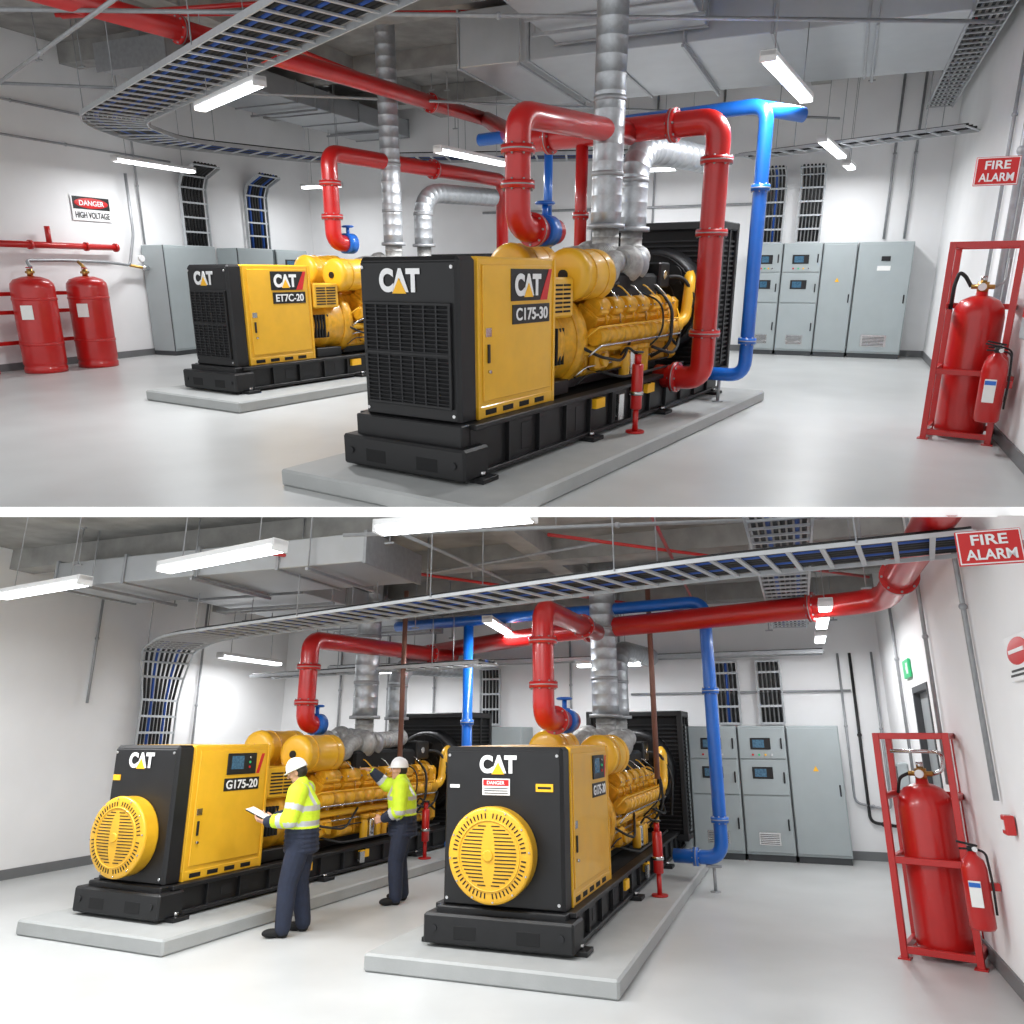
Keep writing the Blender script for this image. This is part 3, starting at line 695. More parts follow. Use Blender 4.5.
# ---------------------------------------------------------------- fire equipment
def redtank(room,r,q):
    T=thing('fire_suppression_tank',room,(r,q,0),0,'tall red fire suppression tank standing by the wall','tank','red tanks')
    b=MB();b.lathe([(.34,0),(.36,.01),(.36,.10),(.34,.12),(.36,.16),(.362,.2),(.362,1.52),(.35,1.60),(.29,1.67),(.15,1.72),(.06,1.73)],(0,0,0),Z,RED,36)
    for z in(.5,1.3): b.lathe([(.364,z),(.371,z+.005),(.371,z+.045),(.364,z+.05)],(0,0,0),Z,RED,36)
    b.make('tank_body',T)
    b=MB();b.cyl((0,0,1.72),(0,0,1.86),.05,BRS,16);b.cyl((-.1,0,1.8),(.1,0,1.8),.025,BRS,10);b.lathe([(.05,0),(.06,.01),(.05,.02)],(0,0,1.87),Z,RED,14);b.make('valve',T)
    b=MB();b.box((.37*.5,-.37*.86,1.1),(.2,.012,.25),PAPER,.002,M.Rotation(math.radians(30),3,'Z'));b.make('label',T)
redtank('A',-13.75,9.9);redtank('A',-13.65,10.95)
T=thing('pipe_manifold','A',(-14.3,11.0,2.3),0,'red pipe manifold with pressure gauge on the wall above tanks','pipe manifold')
b=MB();b.tube([(0,-1.5,0),(0,1.35,0)],.06,RED,0,16);b.tube([(0,-.2,0),(0,-.2,.35)],.05,RED,0,12)
for y in(-1.4,-.6,.6,1.3): b.cyl((0,y-.03,0),(0,y+.03,0),.085,RED,16)
b.make('pipe_section',T)
b=MB();b.tube([(.6,-1.1,-.42),(.5,-1.1,-.3),(.4,-.3,-.28),(.3,.8,-.3),(0,1.6,-.35),(0,1.8,.3),(0,1.8,1.5)],.03,GAL2,.12,10);b.tube([(.6,0,-.42),(.45,0,-.3)],.03,BRS,.1,10)
b.tube([(0,1.6,-.35),(0,2.3,-.45),(.0,2.3,-.1)],.03,BRS,.1,10);b.cyl((0,1.9,-.2),(.06,1.9,-.2),.07,WHT,16);b.ell((0,2.0,-.4),(.07,.1,.07),CHR);b.make('valve_assembly',T)
T=thing('tank_rack','A',(-14.2,9.55,0),0,'red steel support rack standing behind the tanks','rack')
b=MB()
for y in(-.3,.75,1.9): b.bb(-.04,.04,y-.04,y+.04,0,1.45,RED,.004)
for z in(.5,1.05,1.38): b.bb(-.03,.03,-.3,1.9,z,z+.07,RED,.004)
b.make('rack_frame',T)
def rack(room,r,q,rot,h,w,big):
    T=thing('cylinder_rack',room,(r,q,0),rot,'red steel frame rack holding a gas cylinder beside the wall','rack','cylinder racks')
    d=.6;b=MB();t=.03
    for x in(-w/2,w/2):
        for y in(-d/2,d/2): b.bb(x-t,x+t,y-t,y+t,0,h,RED,.004);b.bb(x-.055,x+.055,y-.055,y+.055,0,.012,RED,.002)
    for z in(.08,.85 if big else .75,1.42,h-.03):
        for y in(-d/2,d/2):
            if y<0 and z==1.42: continue
            b.bb(-w/2,w/2,y-.022,y+.022,z-.03,z+.03,RED,.004)
        for x in(-w/2,w/2): b.bb(x-.022,x+.022,-d/2,d/2,z-.03,z+.03,RED,.004)
    b.bb(-w/2,w/2,-.05,.05,h-.05,h-.01,RED,.003)
    b.make('rack_frame',T)
    C=thing('gas_cylinder',room,V((r,q,.04)),rot,'large red fire suppression gas cylinder standing in the rack','gas cylinder','rack gas cylinders')
    hh=1.5;cr=.25
    b=MB();b.lathe([(cr-.05,0),(cr-.01,.02),(cr,.08),(cr,hh-.22),(cr-.02,hh-.12),(cr-.07,hh-.05),(.1,hh-.01),(.06,hh),(.055,hh+.04)],(0,0,0),Z,RED,36);b.make('cylinder_body',C)
    b=MB();b.cyl((0,0,hh+.03),(0,0,hh+.14),.055,BRS,16);b.cyl((-.11,0,hh+.09),(.11,0,hh+.09),.025,BRS,12);b.cyl((0,0,hh+.14),(0,0,hh+.2),.032,CHR,12)
    b.cyl((0,-.06,hh+.09),(0,-.1,hh+.09),.04,WHT,14);b.make('valve',C)
    if big:
        b=MB();b.tube([(.11,0,hh+.09),(.2,0,hh+.12),(.22,.05,hh+.28),(.1,.15,hh+.3),(-.28,.15,hh+.3)],.02,CHR,.08,8);b.make('outlet_pipe',C)
        b=MB();b.tube([(-.11,0,hh+.09),(-.2,0,hh+.05),(-.24,.05,hh-.1)],.016,RUB,.06,8);b.make('hose',C)
    else:
        b=MB();b.tube([(-.11,0,hh+.09),(-.18,0,hh+.2),(-.24,.0,hh+.24),(-.27,-.02,hh+.1),(-.27,-.02,hh-.15)],.02,RUB,.08,8);b.make('hose',C)
        b=MB();b.tube([(.11,0,hh+.09),(.2,.05,hh+.15),(.2,.1,hh+.38)],.014,GAL2,.06,8);b.make('outlet_pipe',C)
rack('A',1.33,9.72,math.radians(-12),2.08,.62,False)
rack('B',1.09,9.0,math.radians(-16),2.02,.62,True)
def extinguisher(room,r,q,z,s=1.0,rot=0):
    T=thing('fire_extinguisher',room,(r,q,z),rot,'red portable fire extinguisher with white label on the wall','fire extinguisher','fire extinguishers')
    b=MB();b.lathe([(.085*s,0),(.1*s,.02),(.1*s,.46*s),(.085*s,.53*s),(.04*s,.57*s),(.03*s,.6*s)],(0,0,0),Z,RED,28);b.make('body',T)
    b=MB();b.box((-.03*s,-.1*s,.28*s),(.09*s,.012,.2*s),PAPER,.002,M.Rotation(-.3,3,'Z'));b.make('label',T)
    b=MB();b.box((-.032*s,-.108*s,.35*s),(.085*s,.004,.035*s),BLU,.0,M.Rotation(-.3,3,'Z'));b.make('label_band',T)
    b=MB();b.cyl((0,0,.58*s),(0,0,.64*s),.03*s,BLK,12);b.box((-.03,-.02,.66*s),(.16*s,.025,.018),BLK,.004,M.Rotation(.2,3,'Y'));b.box((-.03,-.02,.62*s),(.13*s,.025,.015),BLK,.004);b.cyl((.02,-.03,.62*s),(.02,-.06,.62*s),.02,WHT,12);b.make('handle',T)
    b=MB();b.tube([(.02,0,.62*s),(.1*s,-.04,.60*s),(.115*s,-.04,.35*s),(.11*s,-.04,.12*s)],.01,RUB,.06,8);b.make('hose',T)
    b=MB();b.bb(.08,.1+.07,-.03,.03,.3*s,.36*s,RED,.003);b.make('bracket',T)
extinguisher('A',1.45,8.95,.32,1.15);extinguisher('A',1.50,9.22,.36,1.1)
extinguisher('B',1.27,8.0,.45,1.0)
# ---------------------------------------------------------------- signs
T=thing('fire_alarm_sign','A',(1.36,10.3,2.83),0,'red sign with white fire alarm lettering on the wall','sign','fire alarm signs')
b=MB();b.bb(-.22,.2,-.012,.012,-.145,.145,LETR,.004);b.bb(-.215,.195,-.0135,-.0125,-.14,.14,LETW,0);b.bb(-.205,.185,-.016,-.013,-.13,.13,LETR,0);b.bb(.2,.34,-.008,.008,-.03,.03,GAL2,.002);b.make('sign_panel',T)
text(T,'FIRE',(-.01,-.018,.062),X,Z,LETW,height=.085,width=.24);text(T,'ALARM',(-.01,-.018,-.062),X,Z,LETW,height=.085,width=.33)
T=thing('fire_alarm_sign','B',(1.24,5.35,3.12),0,'red sign with white fire alarm lettering near the ceiling','sign','fire alarm signs')
b=MB();b.bb(-.2,.16,-.012,.012,-.11,.11,LETR,.004);b.bb(-.195,.155,-.0135,-.0125,-.105,.105,LETW,0);b.bb(-.187,.147,-.016,-.013,-.097,.097,LETR,0);b.bb(.16,.21,-.008,.008,-.03,.03,GAL2,.002);b.make('sign_panel',T)
text(T,'FIRE',(-.02,-.018,.047),X,Z,LETW,height=.066,width=.2);text(T,'ALARM',(-.02,-.018,-.047),X,Z,LETW,height=.066,width=.28)
T=thing('danger_sign','A',(-14.48,12.0,3.05),0,'white danger high voltage sign with red oval on the wall','sign')
b=MB();b.bb(0,.015,-.46,.46,-.24,.24,LETW,.004);b.bb(.015,.018,-.43,.43,-.02,.22,LETK,0);b.make('sign_panel',T)
b=MB();b.ell((.018,0,.10),(.008,.40,.10),LETR);b.make('sign_oval',T)
text(T,'DANGER',(.028,0,.10),Y,Z,LETW,height=.10,width=.58);text(T,'HIGH VOLTAGE',(.017,0,-.13),Y,Z,LETK,height=.12,width=.80)
T=thing('exit_sign','B',(1.43,11.6,2.85),0,'small green emergency exit sign above the door','sign')
b=MB();b.bb(-.02,.01,-.28,.28,-.12,.12,GRN,.004);b.make('sign_panel',T)
b=MB();b.bb(-.024,-.02,-.19,-.05,-.07,.07,LETW,0);b.prism([(.02,-.02),(.08,-.02),(.08,-.06),(.18,0),(.08,.06),(.08,.02),(.02,.02)],(-.022,0,0),-Y,Z,.003,LETW);b.make('pictogram',T)
T=thing('warning_sign','B',(1.43,6.0,2.5),0,'red and white oval notice on the wall','sign')
b=MB();b.bb(-.015,.01,-.3,.3,-.15,.15,LETW,.004);b.ell((-.016,0,.04),(.006,.27,.09),LETR)
b.bb(-.018,-.015,-.26,.26,-.12,-.105,LETK,0);b.bb(-.018,-.015,-.22,.22,-.09,-.075,LETK,0);b.make('sign_panel',T)
b=MB();b.bb(-.026,-.02,-.19,.19,.03,.055,LETW,0);b.make('sign_bar',T)
T=thing('electrical_box','A',(1.62,8.6,1.35),0,'small grey switch box with red label on the wall','switch box')
b=MB();b.bb(-.06,.07,-.14,.14,-.18,.18,CABM,.01);b.bb(-.066,-.06,-.1,.1,.02,.12,LETR,0);b.make('box_body',T)
T=thing('electrical_box','B',(1.38,13.4,1.3),0,'small grey switch box on the wall','switch box')
b=MB();b.bb(-.08,.06,-.2,.2,-.3,.3,CABM,.01);b.bb(-.085,-.08,-.15,.15,-.25,.25,CABD,.004);b.make('box_body',T)
T=thing('fire_call_point','B',(1.41,7.1,1.35),0,'small red fire call point on the wall','call point')
b=MB();b.bb(-.04,.03,-.06,.06,-.07,.07,RED,.008);b.bb(-.043,-.04,-.035,.035,-.035,.035,LETW,0);b.make('box_body',T)
# ---------------------------------------------------------------- conduits
def conduit(room,pts,r=.022,m=None):
    o0=V(pts[0]);b=MB(o0);b.tube(pts,r,m or GAL2,.12,8)
    for p0,p1 in zip(pts[:-1],pts[1:]):
        p=V(p0).lerp(V(p1),.5);b.ell(p,(r*1.6,r*1.6,r*1.6),m or GAL2,8,6)
    reg(b.make('conduit'),room,o0,0,'thin metal conduit fixed to the wall or ceiling','conduit','metal conduits')
for q in(10.5,12.0): conduit('A',[(1.66,q,1.4),(1.66,q,5.9)])
conduit('A',[(1.65,10.9,.3),(1.65,10.9,5.9)],.04)
conduit('A',[(1.66,8.7,1.5),(1.66,8.7,5.9)],.02)
conduit('A',[(-14.44,13.2,2.4),(-14.44,13.2,4.8),(-14.44,8,4.8)]);conduit('A',[(-14.44,9.0,4.2),(-14.44,14.2,4.2)])
for r_ in(-6,-4.5,-3,.6,1.0): conduit('A',[(r_,19.25,2.5),(r_,19.25,5.9)],.025)
conduit('A',[(-9,19.25,3.3),(-2.1,19.25,3.3)],.03)
for r_ in(-9.5,-8.3,-7.2,-4.2,-3.2): conduit('B',[(r_,14.95,1.3),(r_,14.95,4.6)],.022)
conduit('B',[(.75,14.95,3.4),(.75,14.95,.9),(1.3,14.95,.8),(1.3,14.9,3.4)],.02);conduit('B',[(.95,14.95,3.4),(.95,14.95,.6),(1.35,14.95,.55)],.025,RUB)
conduit('B',[(-3,14.95,2.75),(.9,14.95,2.75)],.02)
for q in(12.4,9.6,7.4): conduit('B',[(1.41,q,1.5),(1.41,q,4.6)],.022)
conduit('B',[(-10.94,12.2,.5),(-10.94,12.2,4.6)]);conduit('B',[(-10.94,9.7,2.5),(-10.94,9.7,4.6)])
def rect_duct(room,x0,x1,y0,y1,z0,z1,along,label,ceil):
    T=thing('ventilation_duct',room,(x0,y0,z0),0,label,'air duct','ventilation ducts')
    b=MB((x0,y0,z0));b.bb(x0,x1,y0,y1,z0,z1,DUCT,.01);b.make('duct_body',T)
    L=(x1-x0) if along=='x' else (y1-y0);n=max(2,int(L/1.1))
    for i in range(n+1):
        b=MB((x0,y0,z0));t=i/n
        if along=='x': xx=x0+L*t; b.bb(xx-.02,xx+.02,y0-.025,y1+.025,z0-.025,z1+.025,GAL2,.004)
        else: yy=y0+L*t; b.bb(x0-.025,x1+.025,yy-.02,yy+.02,z0-.025,z1+.025,GAL2,.004)
        b.make('duct_flange',T)
    for t in(.15,.5,.85):
        b=MB((x0,y0,z0))
        for s_ in(0,1):
            if along=='x': p=(x0+L*t,(y0-.06,y1+.06)[s_],z0-.05)
            else: p=((x0-.06,x1+.06)[s_],y0+L*t,z0-.05)
            b.cyl(p,(p[0],p[1],ceil),.01,GAL2,6)
        if along=='x': b.bb(x0+L*t-.02,x0+L*t+.02,y0-.1,y1+.1,z0-.075,z0-.035,GAL2,.003)
        else: b.bb(x0-.1,x1+.1,y0+L*t-.02,y0+L*t+.02,z0-.075,z0-.035,GAL2,.003)
        b.make('duct_hanger',T)
rect_duct('A',-5.8,1.0,11.6,14.6,4.75,5.5,'x','large rectangular galvanised air duct under the ceiling',5.95)
rect_duct('A',-4.2,-2.1,7.0,11.5,4.9,5.5,'y','rectangular galvanised air duct under the ceiling',5.95)
rect_duct('A',-12.6,-11.0,11.0,19.0,5.2,5.6,'y','long rectangular galvanised air duct under the ceiling',5.95)
rect_duct('B',-9.5,-4.6,7.6,9.0,3.95,4.3,'x','wide rectangular galvanised air duct under the ceiling',4.68)
rect_duct('B',-8.6,-6.6,9.2,14.0,3.98,4.3,'y','rectangular galvanised air duct under the ceiling',4.68)
for i,(a_,b_) in enumerate((((-13.5,9.2),(-5.8,6.0)),((-9,6.4),(1.2,11.2)),((-13.5,8.2),(-.5,17)),((-.6,7),(1.0,10.5)))):
    conduit('A',[(a_[0],a_[1],4.42+.08*i),(b_[0],b_[1],4.42+.08*i)],.024)
for i,(a_,b_) in enumerate((((-4.4,6.8),(1.3,8.0)),((-6,7.2),(-1,14.8)),((-4,7.4),(-3.6,14.8)),((-1.2,6.5),(-1.6,14.8)),((-2.6,8.4),(1.2,12.5)),((-9,11.5),(-2,9.2)))):
    conduit('B',[(a_[0],a_[1],4.05+.06*i),(b_[0],b_[1],4.05+.06*i)],.022,RED if i in(1,3,4) else GAL2)
for room,z,rr,qq in(('A',6.0,(-13,1),(8,18)),('B',4.7,(-9.5,1),(7,14))):
    for i in range(34):
        r_=random.uniform(*rr);q_=random.uniform(*qq);L=random.uniform(.4,1.1)
        b=MB();b.cyl((0,0,-L),(0,0,0),.009,GAL2,6);b.cyl((0,0,-.02),(0,0,0),.04,GAL2,8);b.bb(-.06,.06,-.02,.02,-L-.01,-L+.01,GAL2,.002)
        reg(b.make('hanger_rod'),room,(r_,q_,z),0,'thin steel threaded hanger rod under the ceiling','hanger rod','ceiling hanger rods')
# ---------------------------------------------------------------- people
def remesh(mb,vox,name,sm=4):
    me=mb.mesh('tmp');o=bpy.data.objects.new('tmp',me);COL.objects.link(o)
    m=o.modifiers.new('r','REMESH');m.mode='VOXEL';m.voxel_size=vox;m.use_smooth_shade=True
    s=o.modifiers.new('s','SMOOTH');s.iterations=sm;s.factor=.5
    dg=bpy.context.evaluated_depsgraph_get();dg.update()
    r=bpy.data.meshes.new_from_object(o.evaluated_get(dg));bpy.data.objects.remove(o);r.name=name;r.materials.clear()
    return r
def limb(b,pts):
    for (p,r) in pts: b.ell(p,(r,r,r),SKIN,14,8)
    for (p0,r0),(p1,r1) in zip(pts[:-1],pts[1:]): b.cyl(p0,p1,r0,SKIN,14,r1)
def hand(b,wrist,direc,palmn,thumb,curl=.5):
    w=V(wrist);d=V(direc).normalized();n=V(palmn);n=(n-d*n.dot(d)).normalized();s=n.cross(d)
    if s.dot(V(thumb))<0:s=-s
    for t in(-1,0,1): limb(b,[(w,.027),(w+d*.05+s*t*.022,.019),(w+d*.088+s*t*.026,.014)])
    for i,(off,L) in enumerate(((.034,.072),(.012,.08),(-.011,.075),(-.033,.058))):
        a=w+d*.085+s*off; m1=a+(d*math.cos(curl)+n*math.sin(curl))*L*.5; m2=m1+(d*math.cos(curl*2)+n*math.sin(curl*2))*L*.5
        limb(b,[(a,.0105),(m1,.0095),(m2,.008)])
    a=w+d*.03+s*.025;m1=a+(d*.6+s*.8)*.035+n*.01;m2=m1+(d*.9+s*.2+n*.4)*.035
    limb(b,[(a,.014),(m1,.0115),(m2,.0095)])
def person(r,q,rot,P,label,vest):
    T=thing('person','B',(r,q,0),rot,label,'person','workers')
    b=MB()
    hp=V(P['pelvis']);ch=V(P['chest']);nk=V(P['neck']);hd=V(P['head'])
    def ring(c0,r0,c1,r1,n=6):
        for i in range(n+1):
            t=i/n;c=V(c0).lerp(V(c1),t);b.ell(c,(r0[0]*(1-t)+r1[0]*t,r0[1]*(1-t)+r1[1]*t,.06),SKIN,16,8)
    waist=hp.lerp(ch,.45)
    ring(hp,(.12,.16),waist,(.11,.145));ring(waist,(.11,.145),ch,(.13,.17));ring(ch,(.13,.17),ch+(nk-ch)*.6,(.09,.135))
    limb(b,[(nk-Z*.06,.07),(nk+(hd-nk)*.3,.058),(hd-Z*.06,.058)])
    for s in('L','R'):
        A=P['arm'+s];G_=P['leg'+s]
        limb(b,[(A[0],.06),(V(A[0]).lerp(V(A[1]),.5),.05),(A[1],.04),(V(A[1]).lerp(V(A[2]),.3),.04),(A[2],.027)])
        limb(b,[(ch+(nk-ch)*.5,.07),(A[0],.06)])
        limb(b,[(G_[0],.09),(V(G_[0]).lerp(V(G_[1]),.5),.075),(G_[1],.055),(V(G_[1]).lerp(V(G_[2]),.35),.055),(G_[2],.038)])
        ft=V(G_[3]);ft.z=0;ft.normalize();limb(b,[(V(G_[2])-Z*.03-ft*.03,.035),(V(G_[2])+ft*.13-V((0,0,G_[2][2]-.035)),.028)])
        hand(b,A[2],A[3],A[4],A[5],A[6])
    R=M.Rotation(P['pitch'],3,'Y')
    if P.get('yaw'): R=M.Rotation(P['yaw'],3,'Z')@R
    def H(p): return hd+R@V(p)
    b.ell(H((0,0,.02)),(.097,.078,.105),SKIN,20,12,R);b.ell(H((.025,0,-.05)),(.065,.058,.07),SKIN,16,10,R)
    b.ell(H((.062,0,-.095)),(.028,.03,.022),SKIN,12,8,R)
    limb(b,[(H((.092,0,.02)),.011),(H((.112,0,-.018)),.014)])
    for sg in(-1,1):
        b.ell(H((.0,sg*.08,-.005)),(.022,.012,.034),SKIN,10,8,R);b.ell(H((.08,sg*.032,.033)),(.018,.026,.01),SKIN,10,6,R);b.ell(H((.06,sg*.045,-.025)),(.03,.02,.02),SKIN,10,6,R)
    me=remesh(b,.0062,'body',3);me.materials.append(SKIN)
    o=bpy.data.objects.new('body',me);COL.objects.link(o);o.parent=T
    for sg in(-1,1):
        e=MB();e.ell(H((.086,sg*.032,.012)),(.008,.014,.008),WHT,10,6,R);e.ell(H((.092,sg*.032,.012)),(.004,.006,.006),HAIR,8,6,R);e.make('eye',T)
    e=MB();e.ell(H((.088,0,-.058)),(.007,.024,.006),LIP,10,6,R);e.make('mouth',T)
    e=MB();e.ell(H((-.03,0,.005)),(.083,.084,.085),HAIR,18,12,R);e.make('hair',T)
    e=MB();ax=R@Z;hc=H((-.005,0,.038))
    prof=[(.120,-.012),(.118,.0),(.114,.035),(.100,.07),(.076,.096),(.045,.11),(.005,.115)]
    e.lathe(prof,hc,ax,WHT,28);e.ell(H((.085,0,.03)),(.065,.083,.008),WHT,20,6,R)
    for sg in(-.03,0,.03): e.tube([H((-.1,sg,.10)),H((-.05,sg,.145)),H((0,sg,.158)),H((.05,sg,.145)),H((.09,sg,.10))],.007,WHT,.02,6)
    e.make('hard_hat',T)
    b=MB()
    def ring2(c0,r0,c1,r1,n=6):
        for i in range(n+1):
            t=i/n;c=V(c0).lerp(V(c1),t);b.ell(c,(r0[0]*(1-t)+r1[0]*t,r0[1]*(1-t)+r1[1]*t,.06),SKIN,16,8)
    ring2(hp-Z*.13,(.195,.232),waist,(.185,.222));ring2(waist,(.185,.222),ch,(.195,.235));ring2(ch,(.195,.235),ch+(nk-ch)*.7,(.125,.175))
    limb(b,[(nk-Z*.04,.098),(nk+Z*.02,.082)])
    for s in('L','R'):
        A=P['arm'+s]
        limb(b,[(ch+(nk-ch)*.55,.105),(A[0],.107),(V(A[0]).lerp(V(A[1]),.5),.098),(A[1],.088),(V(A[1]).lerp(V(A[2]),.5),.076),(V(A[1]).lerp(V(A[2]),.9),.06)])
    me=remesh(b,.011,'jacket',4)
    for m in(HIV,NAVY,REFL): me.materials.append(m)
    segs=[(V(P['arm'+s][0]),V(P['arm'+s][1]),V(P['arm'+s][2])) for s in('L','R')]
    for f in me.polygons:
        c=f.center;k=0;arm=False
        for (a0,a1,a2) in segs:
            for j,(p,q_) in enumerate(((a0,a1),(a1,a2))):
                d=q_-p;t=(c-p).dot(d)/d.length_squared
                if .12<t<1.05 and (c-(p+d*t)).length<.12 and (abs(c.y)>.20 or j==1 and c.x>.20):
                    arm=True
                    if vest: k=1 if j==1 and t>.5 else (2 if j==1 and .3<t<.5 else 0)
                    else: k=(2 if (j==0 and .45<t<.66) or (j==1 and .25<t<.45) else (1 if j==1 and t>.68 else 0))
        if not arm:
            z=c.z-hp.z
            if z<.09: k=1
            elif .115<z<.17 or .27<z<.32: k=2
            elif abs(abs(c.y)-.11)<.025 and z>.31: k=2
            else:k=0
        f.material_index=k
    o=bpy.data.objects.new('jacket',me);COL.objects.link(o);o.parent=T
    b=MB()
    ring2(hp-Z*.04,(.145,.195),hp+Z*.04,(.14,.19))
    for s in('L','R'):
        G_=P['leg'+s];an=V(G_[2])
        limb(b,[(G_[0],.126),(V(G_[0]).lerp(V(G_[1]),.5),.118),(G_[1],.10),(V(G_[1]).lerp(an,.4),.096),(an+Z*.0,.082)])
    me=remesh(b,.011,'trousers',4);me.materials.append(NAVY)
    o=bpy.data.objects.new('trousers',me);COL.objects.link(o);o.parent=T
    for s in('L','R'):
        G_=P['leg'+s];an=V(G_[2]);ft=V(G_[3]).normalized();b=MB()
        rz=M.Rotation(math.atan2(ft.y,ft.x),3,'Z')
        base=V((an.x,an.y,an.z-.09))
        b.ell(base+rz@V((.0,0,.05)),(.065,.055,.06),SKIN,16,10);b.ell(base+rz@V((.10,0,.045)),(.11,.052,.045),SKIN,16,10,rz)
        b.cyl(base+V((0,0,.05)),base+V((0,0,.15)),.055,SKIN,16)
        me=remesh(b,.008,'boot',3);me.materials.append(BLK2)
        for v in me.vertices:
            if v.co.z<base.z+.004: v.co.z=base.z+.002
        o=bpy.data.objects.new('boot',me);COL.objects.link(o);o.parent=T
    return T
P1=dict(pelvis=(-.02,0,.95),chest=(.0,0,1.27),neck=(.03,0,1.47),head=(.085,0,1.605),pitch=.42,
 armL=[(.02,-.21,1.41),(.05,-.28,1.14),(.33,-.16,1.13),(.9,.35,.1),(0,.2,1),(.3,0,1),.55],
 armR=[(.02,.21,1.41),(.06,.28,1.14),(.34,.17,1.11),(.9,-.35,.1),(0,-.2,1),(.3,0,1),.55],
 legL=[(-.02,-.10,.9),(.0,-.11,.5),(-.07,-.12,.09),(1,-.2,0)],legR=[(-.02,.10,.9),(.07,.12,.5),(.08,.15,.09),(1,.15,0)])
PX,PY,PR=-5.22,7.62,math.radians(202)
person(PX,PY,PR,P1,'worker in white hard hat and hi-vis jacket reading papers',False)
T=thing('clipboard','B',(PX+.47*math.cos(PR),PY+.47*math.sin(PR),1.18),PR,'clipboard with white papers held by a worker','clipboard')
b=MB();b.box((0,0,0),(.23,.30,.012),BLK,.004,M.Rotation(.05,3,'Y')@M.Rotation(-.5,3,'Y'));b.make('board',T)
b=MB();b.box((.004,0,.010),(.22,.29,.004),PAPER,.001,M.Rotation(-.45,3,'Y'));b.make('paper_sheet',T)
P2=dict(pelvis=(-.02,0,.93),chest=(.01,0,1.25),neck=(.03,0,1.44),head=(.06,0,1.565),pitch=.0,yaw=.1,
 armR=[(.02,.21,1.38),(.02,.29,1.1),(.22,.2,.99),(.9,-.1,-.2),(0,-1,0),(.2,0,1),.8],
 armL=[(.02,-.21,1.38),(.22,-.27,1.36),(.42,-.2,1.54),(.8,.1,.35),(.3,.1,-1),(0,.5,.8),.35],
 legL=[(-.02,-.10,.88),(.02,-.11,.49),(-.04,-.12,.09),(1,-.2,0)],legR=[(-.02,.10,.88),(.05,.11,.49),(.03,.15,.09),(1,.3,0)])
person(-4.93,9.4,math.radians(205),P2,'worker in white hard hat and hi-vis jacket reaching toward the engine',True)
# ---------------------------------------------------------------- structure
def slab(name,room,x0,x1,y0,y1,z0,z1,m):
    b=MB();b.bb(x0,x1,y0,y1,z0,z1,m,0);o=b.make(name);reg(o,room,(0,0,0),0,kind='structure');return o
slab('floor','A',-14.6,1.8,2.5,19.4,-.1,0,FLOOR);slab('ceiling','A',-14.6,1.8,3.5,19.4,6.0,6.1,CEIL)
slab('wall_left','A',-14.6,-14.5,3,19.4,0,6.0,WALL);slab('wall_right','A',1.7,1.8,3,19.4,0,6.0,WALL);slab('wall_back','A',-14.5,1.7,19.3,19.4,0,6.0,WALL)
slab('baseboard_left','A',-14.5,-14.48,3,19.3,0,.14,SKIRT);slab('baseboard_right','A',1.68,1.7,3,19.3,0,.14,SKIRT);slab('baseboard_back','A',-14.5,1.7,19.28,19.3,0,.14,SKIRT)
for i,qq in enumerate((6.4,9.2,12.0,15.0,17.8)): slab('trim_%d'%(i+2),'A',-14.5,1.7,qq-.22,qq+.22,5.65,6.0,BEAM)
slab('trim_20','A',-10.2,-9.8,5,19.3,5.65,6.0,BEAM);slab('trim_21','A',-1.2,-.8,5,19.3,5.65,6.0,BEAM)
slab('floor','B',-11.1,1.55,-1.5,15.1,-.1,0,FLOOR);slab('ceiling','B',-11.1,1.55,5,15.1,4.7,4.8,CEIL)
slab('wall_left','B',-11.1,-11,2,15.1,0,4.7,WALL);slab('wall_back','B',-11,1.45,15,15.1,0,4.7,WALL)
for nm,y0,y1,z0,z1 in(('wall_right',0,10.3,0,4.7),('wall_right',11.5,15,0,4.7),('wall_right',10.3,11.5,2.55,4.7)):
    slab(nm,'B',1.45,1.55,y0,y1,z0,z1,WALL)
slab('baseboard_left','B',-11,-10.98,2,15,0,.14,SKIRT);slab('baseboard_back','B',-11,1.45,14.98,15,0,.14,SKIRT);slab('baseboard_right','B',1.43,1.45,0,10.2,0,.14,SKIRT);slab('baseboard_right','B',1.43,1.45,11.6,15,0,.14,SKIRT)
for i,qq in enumerate((8.2,10.4,12.6,14.7)): slab('trim_%d'%(i+10),'B',-11,1.45,qq-.2,qq+.2,4.4,4.7,BEAM)
slab('trim_22','B',-3.4,-3.1,5,15,4.42,4.7,BEAM)
b=MB();b.bb(1.52,1.58,10.3,11.5,0,2.55,WDOOR,.004);b.bb(1.44,1.56,10.24,10.32,0,2.6,CABD,.004);b.bb(1.44,1.56,11.48,11.56,0,2.6,CABD,.004);b.bb(1.44,1.56,10.24,11.56,2.52,2.6,CABD,.004)
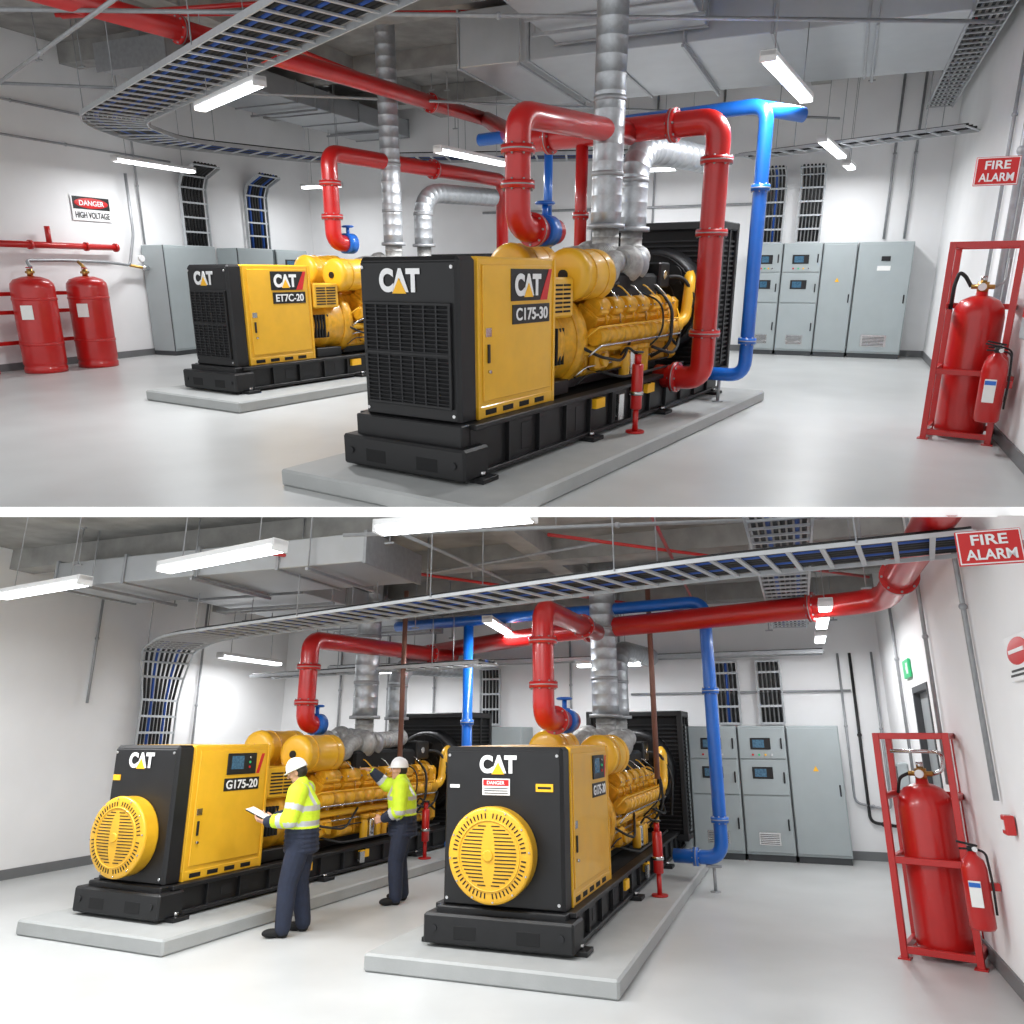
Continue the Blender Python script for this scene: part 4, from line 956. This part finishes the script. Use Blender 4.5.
b.cyl((1.5,10.45,1.05),(1.5,10.6,1.05),.015,CHR,8);reg(b.make('door_1'),'B',(0,0,0),0,kind='structure')
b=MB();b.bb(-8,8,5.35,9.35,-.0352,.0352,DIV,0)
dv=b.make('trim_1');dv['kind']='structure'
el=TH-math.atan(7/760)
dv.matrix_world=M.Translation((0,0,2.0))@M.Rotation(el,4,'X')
# ---------------------------------------------------------------- place + trim at the dividing slab
for (o,room,loc,rot) in TOP:
    o.matrix_world=ROOM[room]@M.Translation(loc)@M.Rotation(rot,4,'Z')
bpy.context.view_layer.update()
cam_p=V((0,0,2.0))
def planen(py):
    a=TH+math.atan((505-py)/760); return V((0,-math.sin(a),math.cos(a)))
nA=planen(508.5);nB=planen(515.5)
def cut(o,room):
    n=nA if room=='A' else -nB
    mw=o.matrix_world
    ds=[(mw@V(c)-cam_p).dot(n) for c in o.bound_box]
    if min(ds)>=0: return
    inv=mw.inverted();co=inv@cam_p;no=(mw.to_3x3().transposed()@n).normalized()
    bm=bmesh.new();bm.from_mesh(o.data)
    bmesh.ops.bisect_plane(bm,geom=bm.verts[:]+bm.edges[:]+bm.faces[:],plane_co=co,plane_no=no,clear_inner=True)
    if len(bm.faces)==0:
        bm.free();bpy.data.objects.remove(o);return
    bm.to_mesh(o.data);bm.free()
def desc(o):
    r=[o]
    for c in o.children: r+=desc(c)
    return r
for (o,room,loc,rot) in TOP:
    for c in desc(o):
        if c.type=='MESH': cut(c,room)
# ---------------------------------------------------------------- world, camera
w=bpy.data.worlds.new('World');bpy.context.scene.world=w;w.use_nodes=True
w.node_tree.nodes['Background'].inputs[0].default_value=(.96,.98,1,1);w.node_tree.nodes['Background'].inputs[1].default_value=1.15
cd=bpy.data.cameras.new('Camera');cd.sensor_width=36;cd.lens=760/1024*36;cd.shift_y=-7/1024;cd.clip_end=200;cd.clip_start=.05
co=bpy.data.objects.new('Camera',cd);COL.objects.link(co);co.location=(0,0,2.0);co.rotation_euler=(math.pi/2+TH,0,0)
bpy.context.scene.camera=co
bpy.context.scene.view_settings.view_transform='Standard'
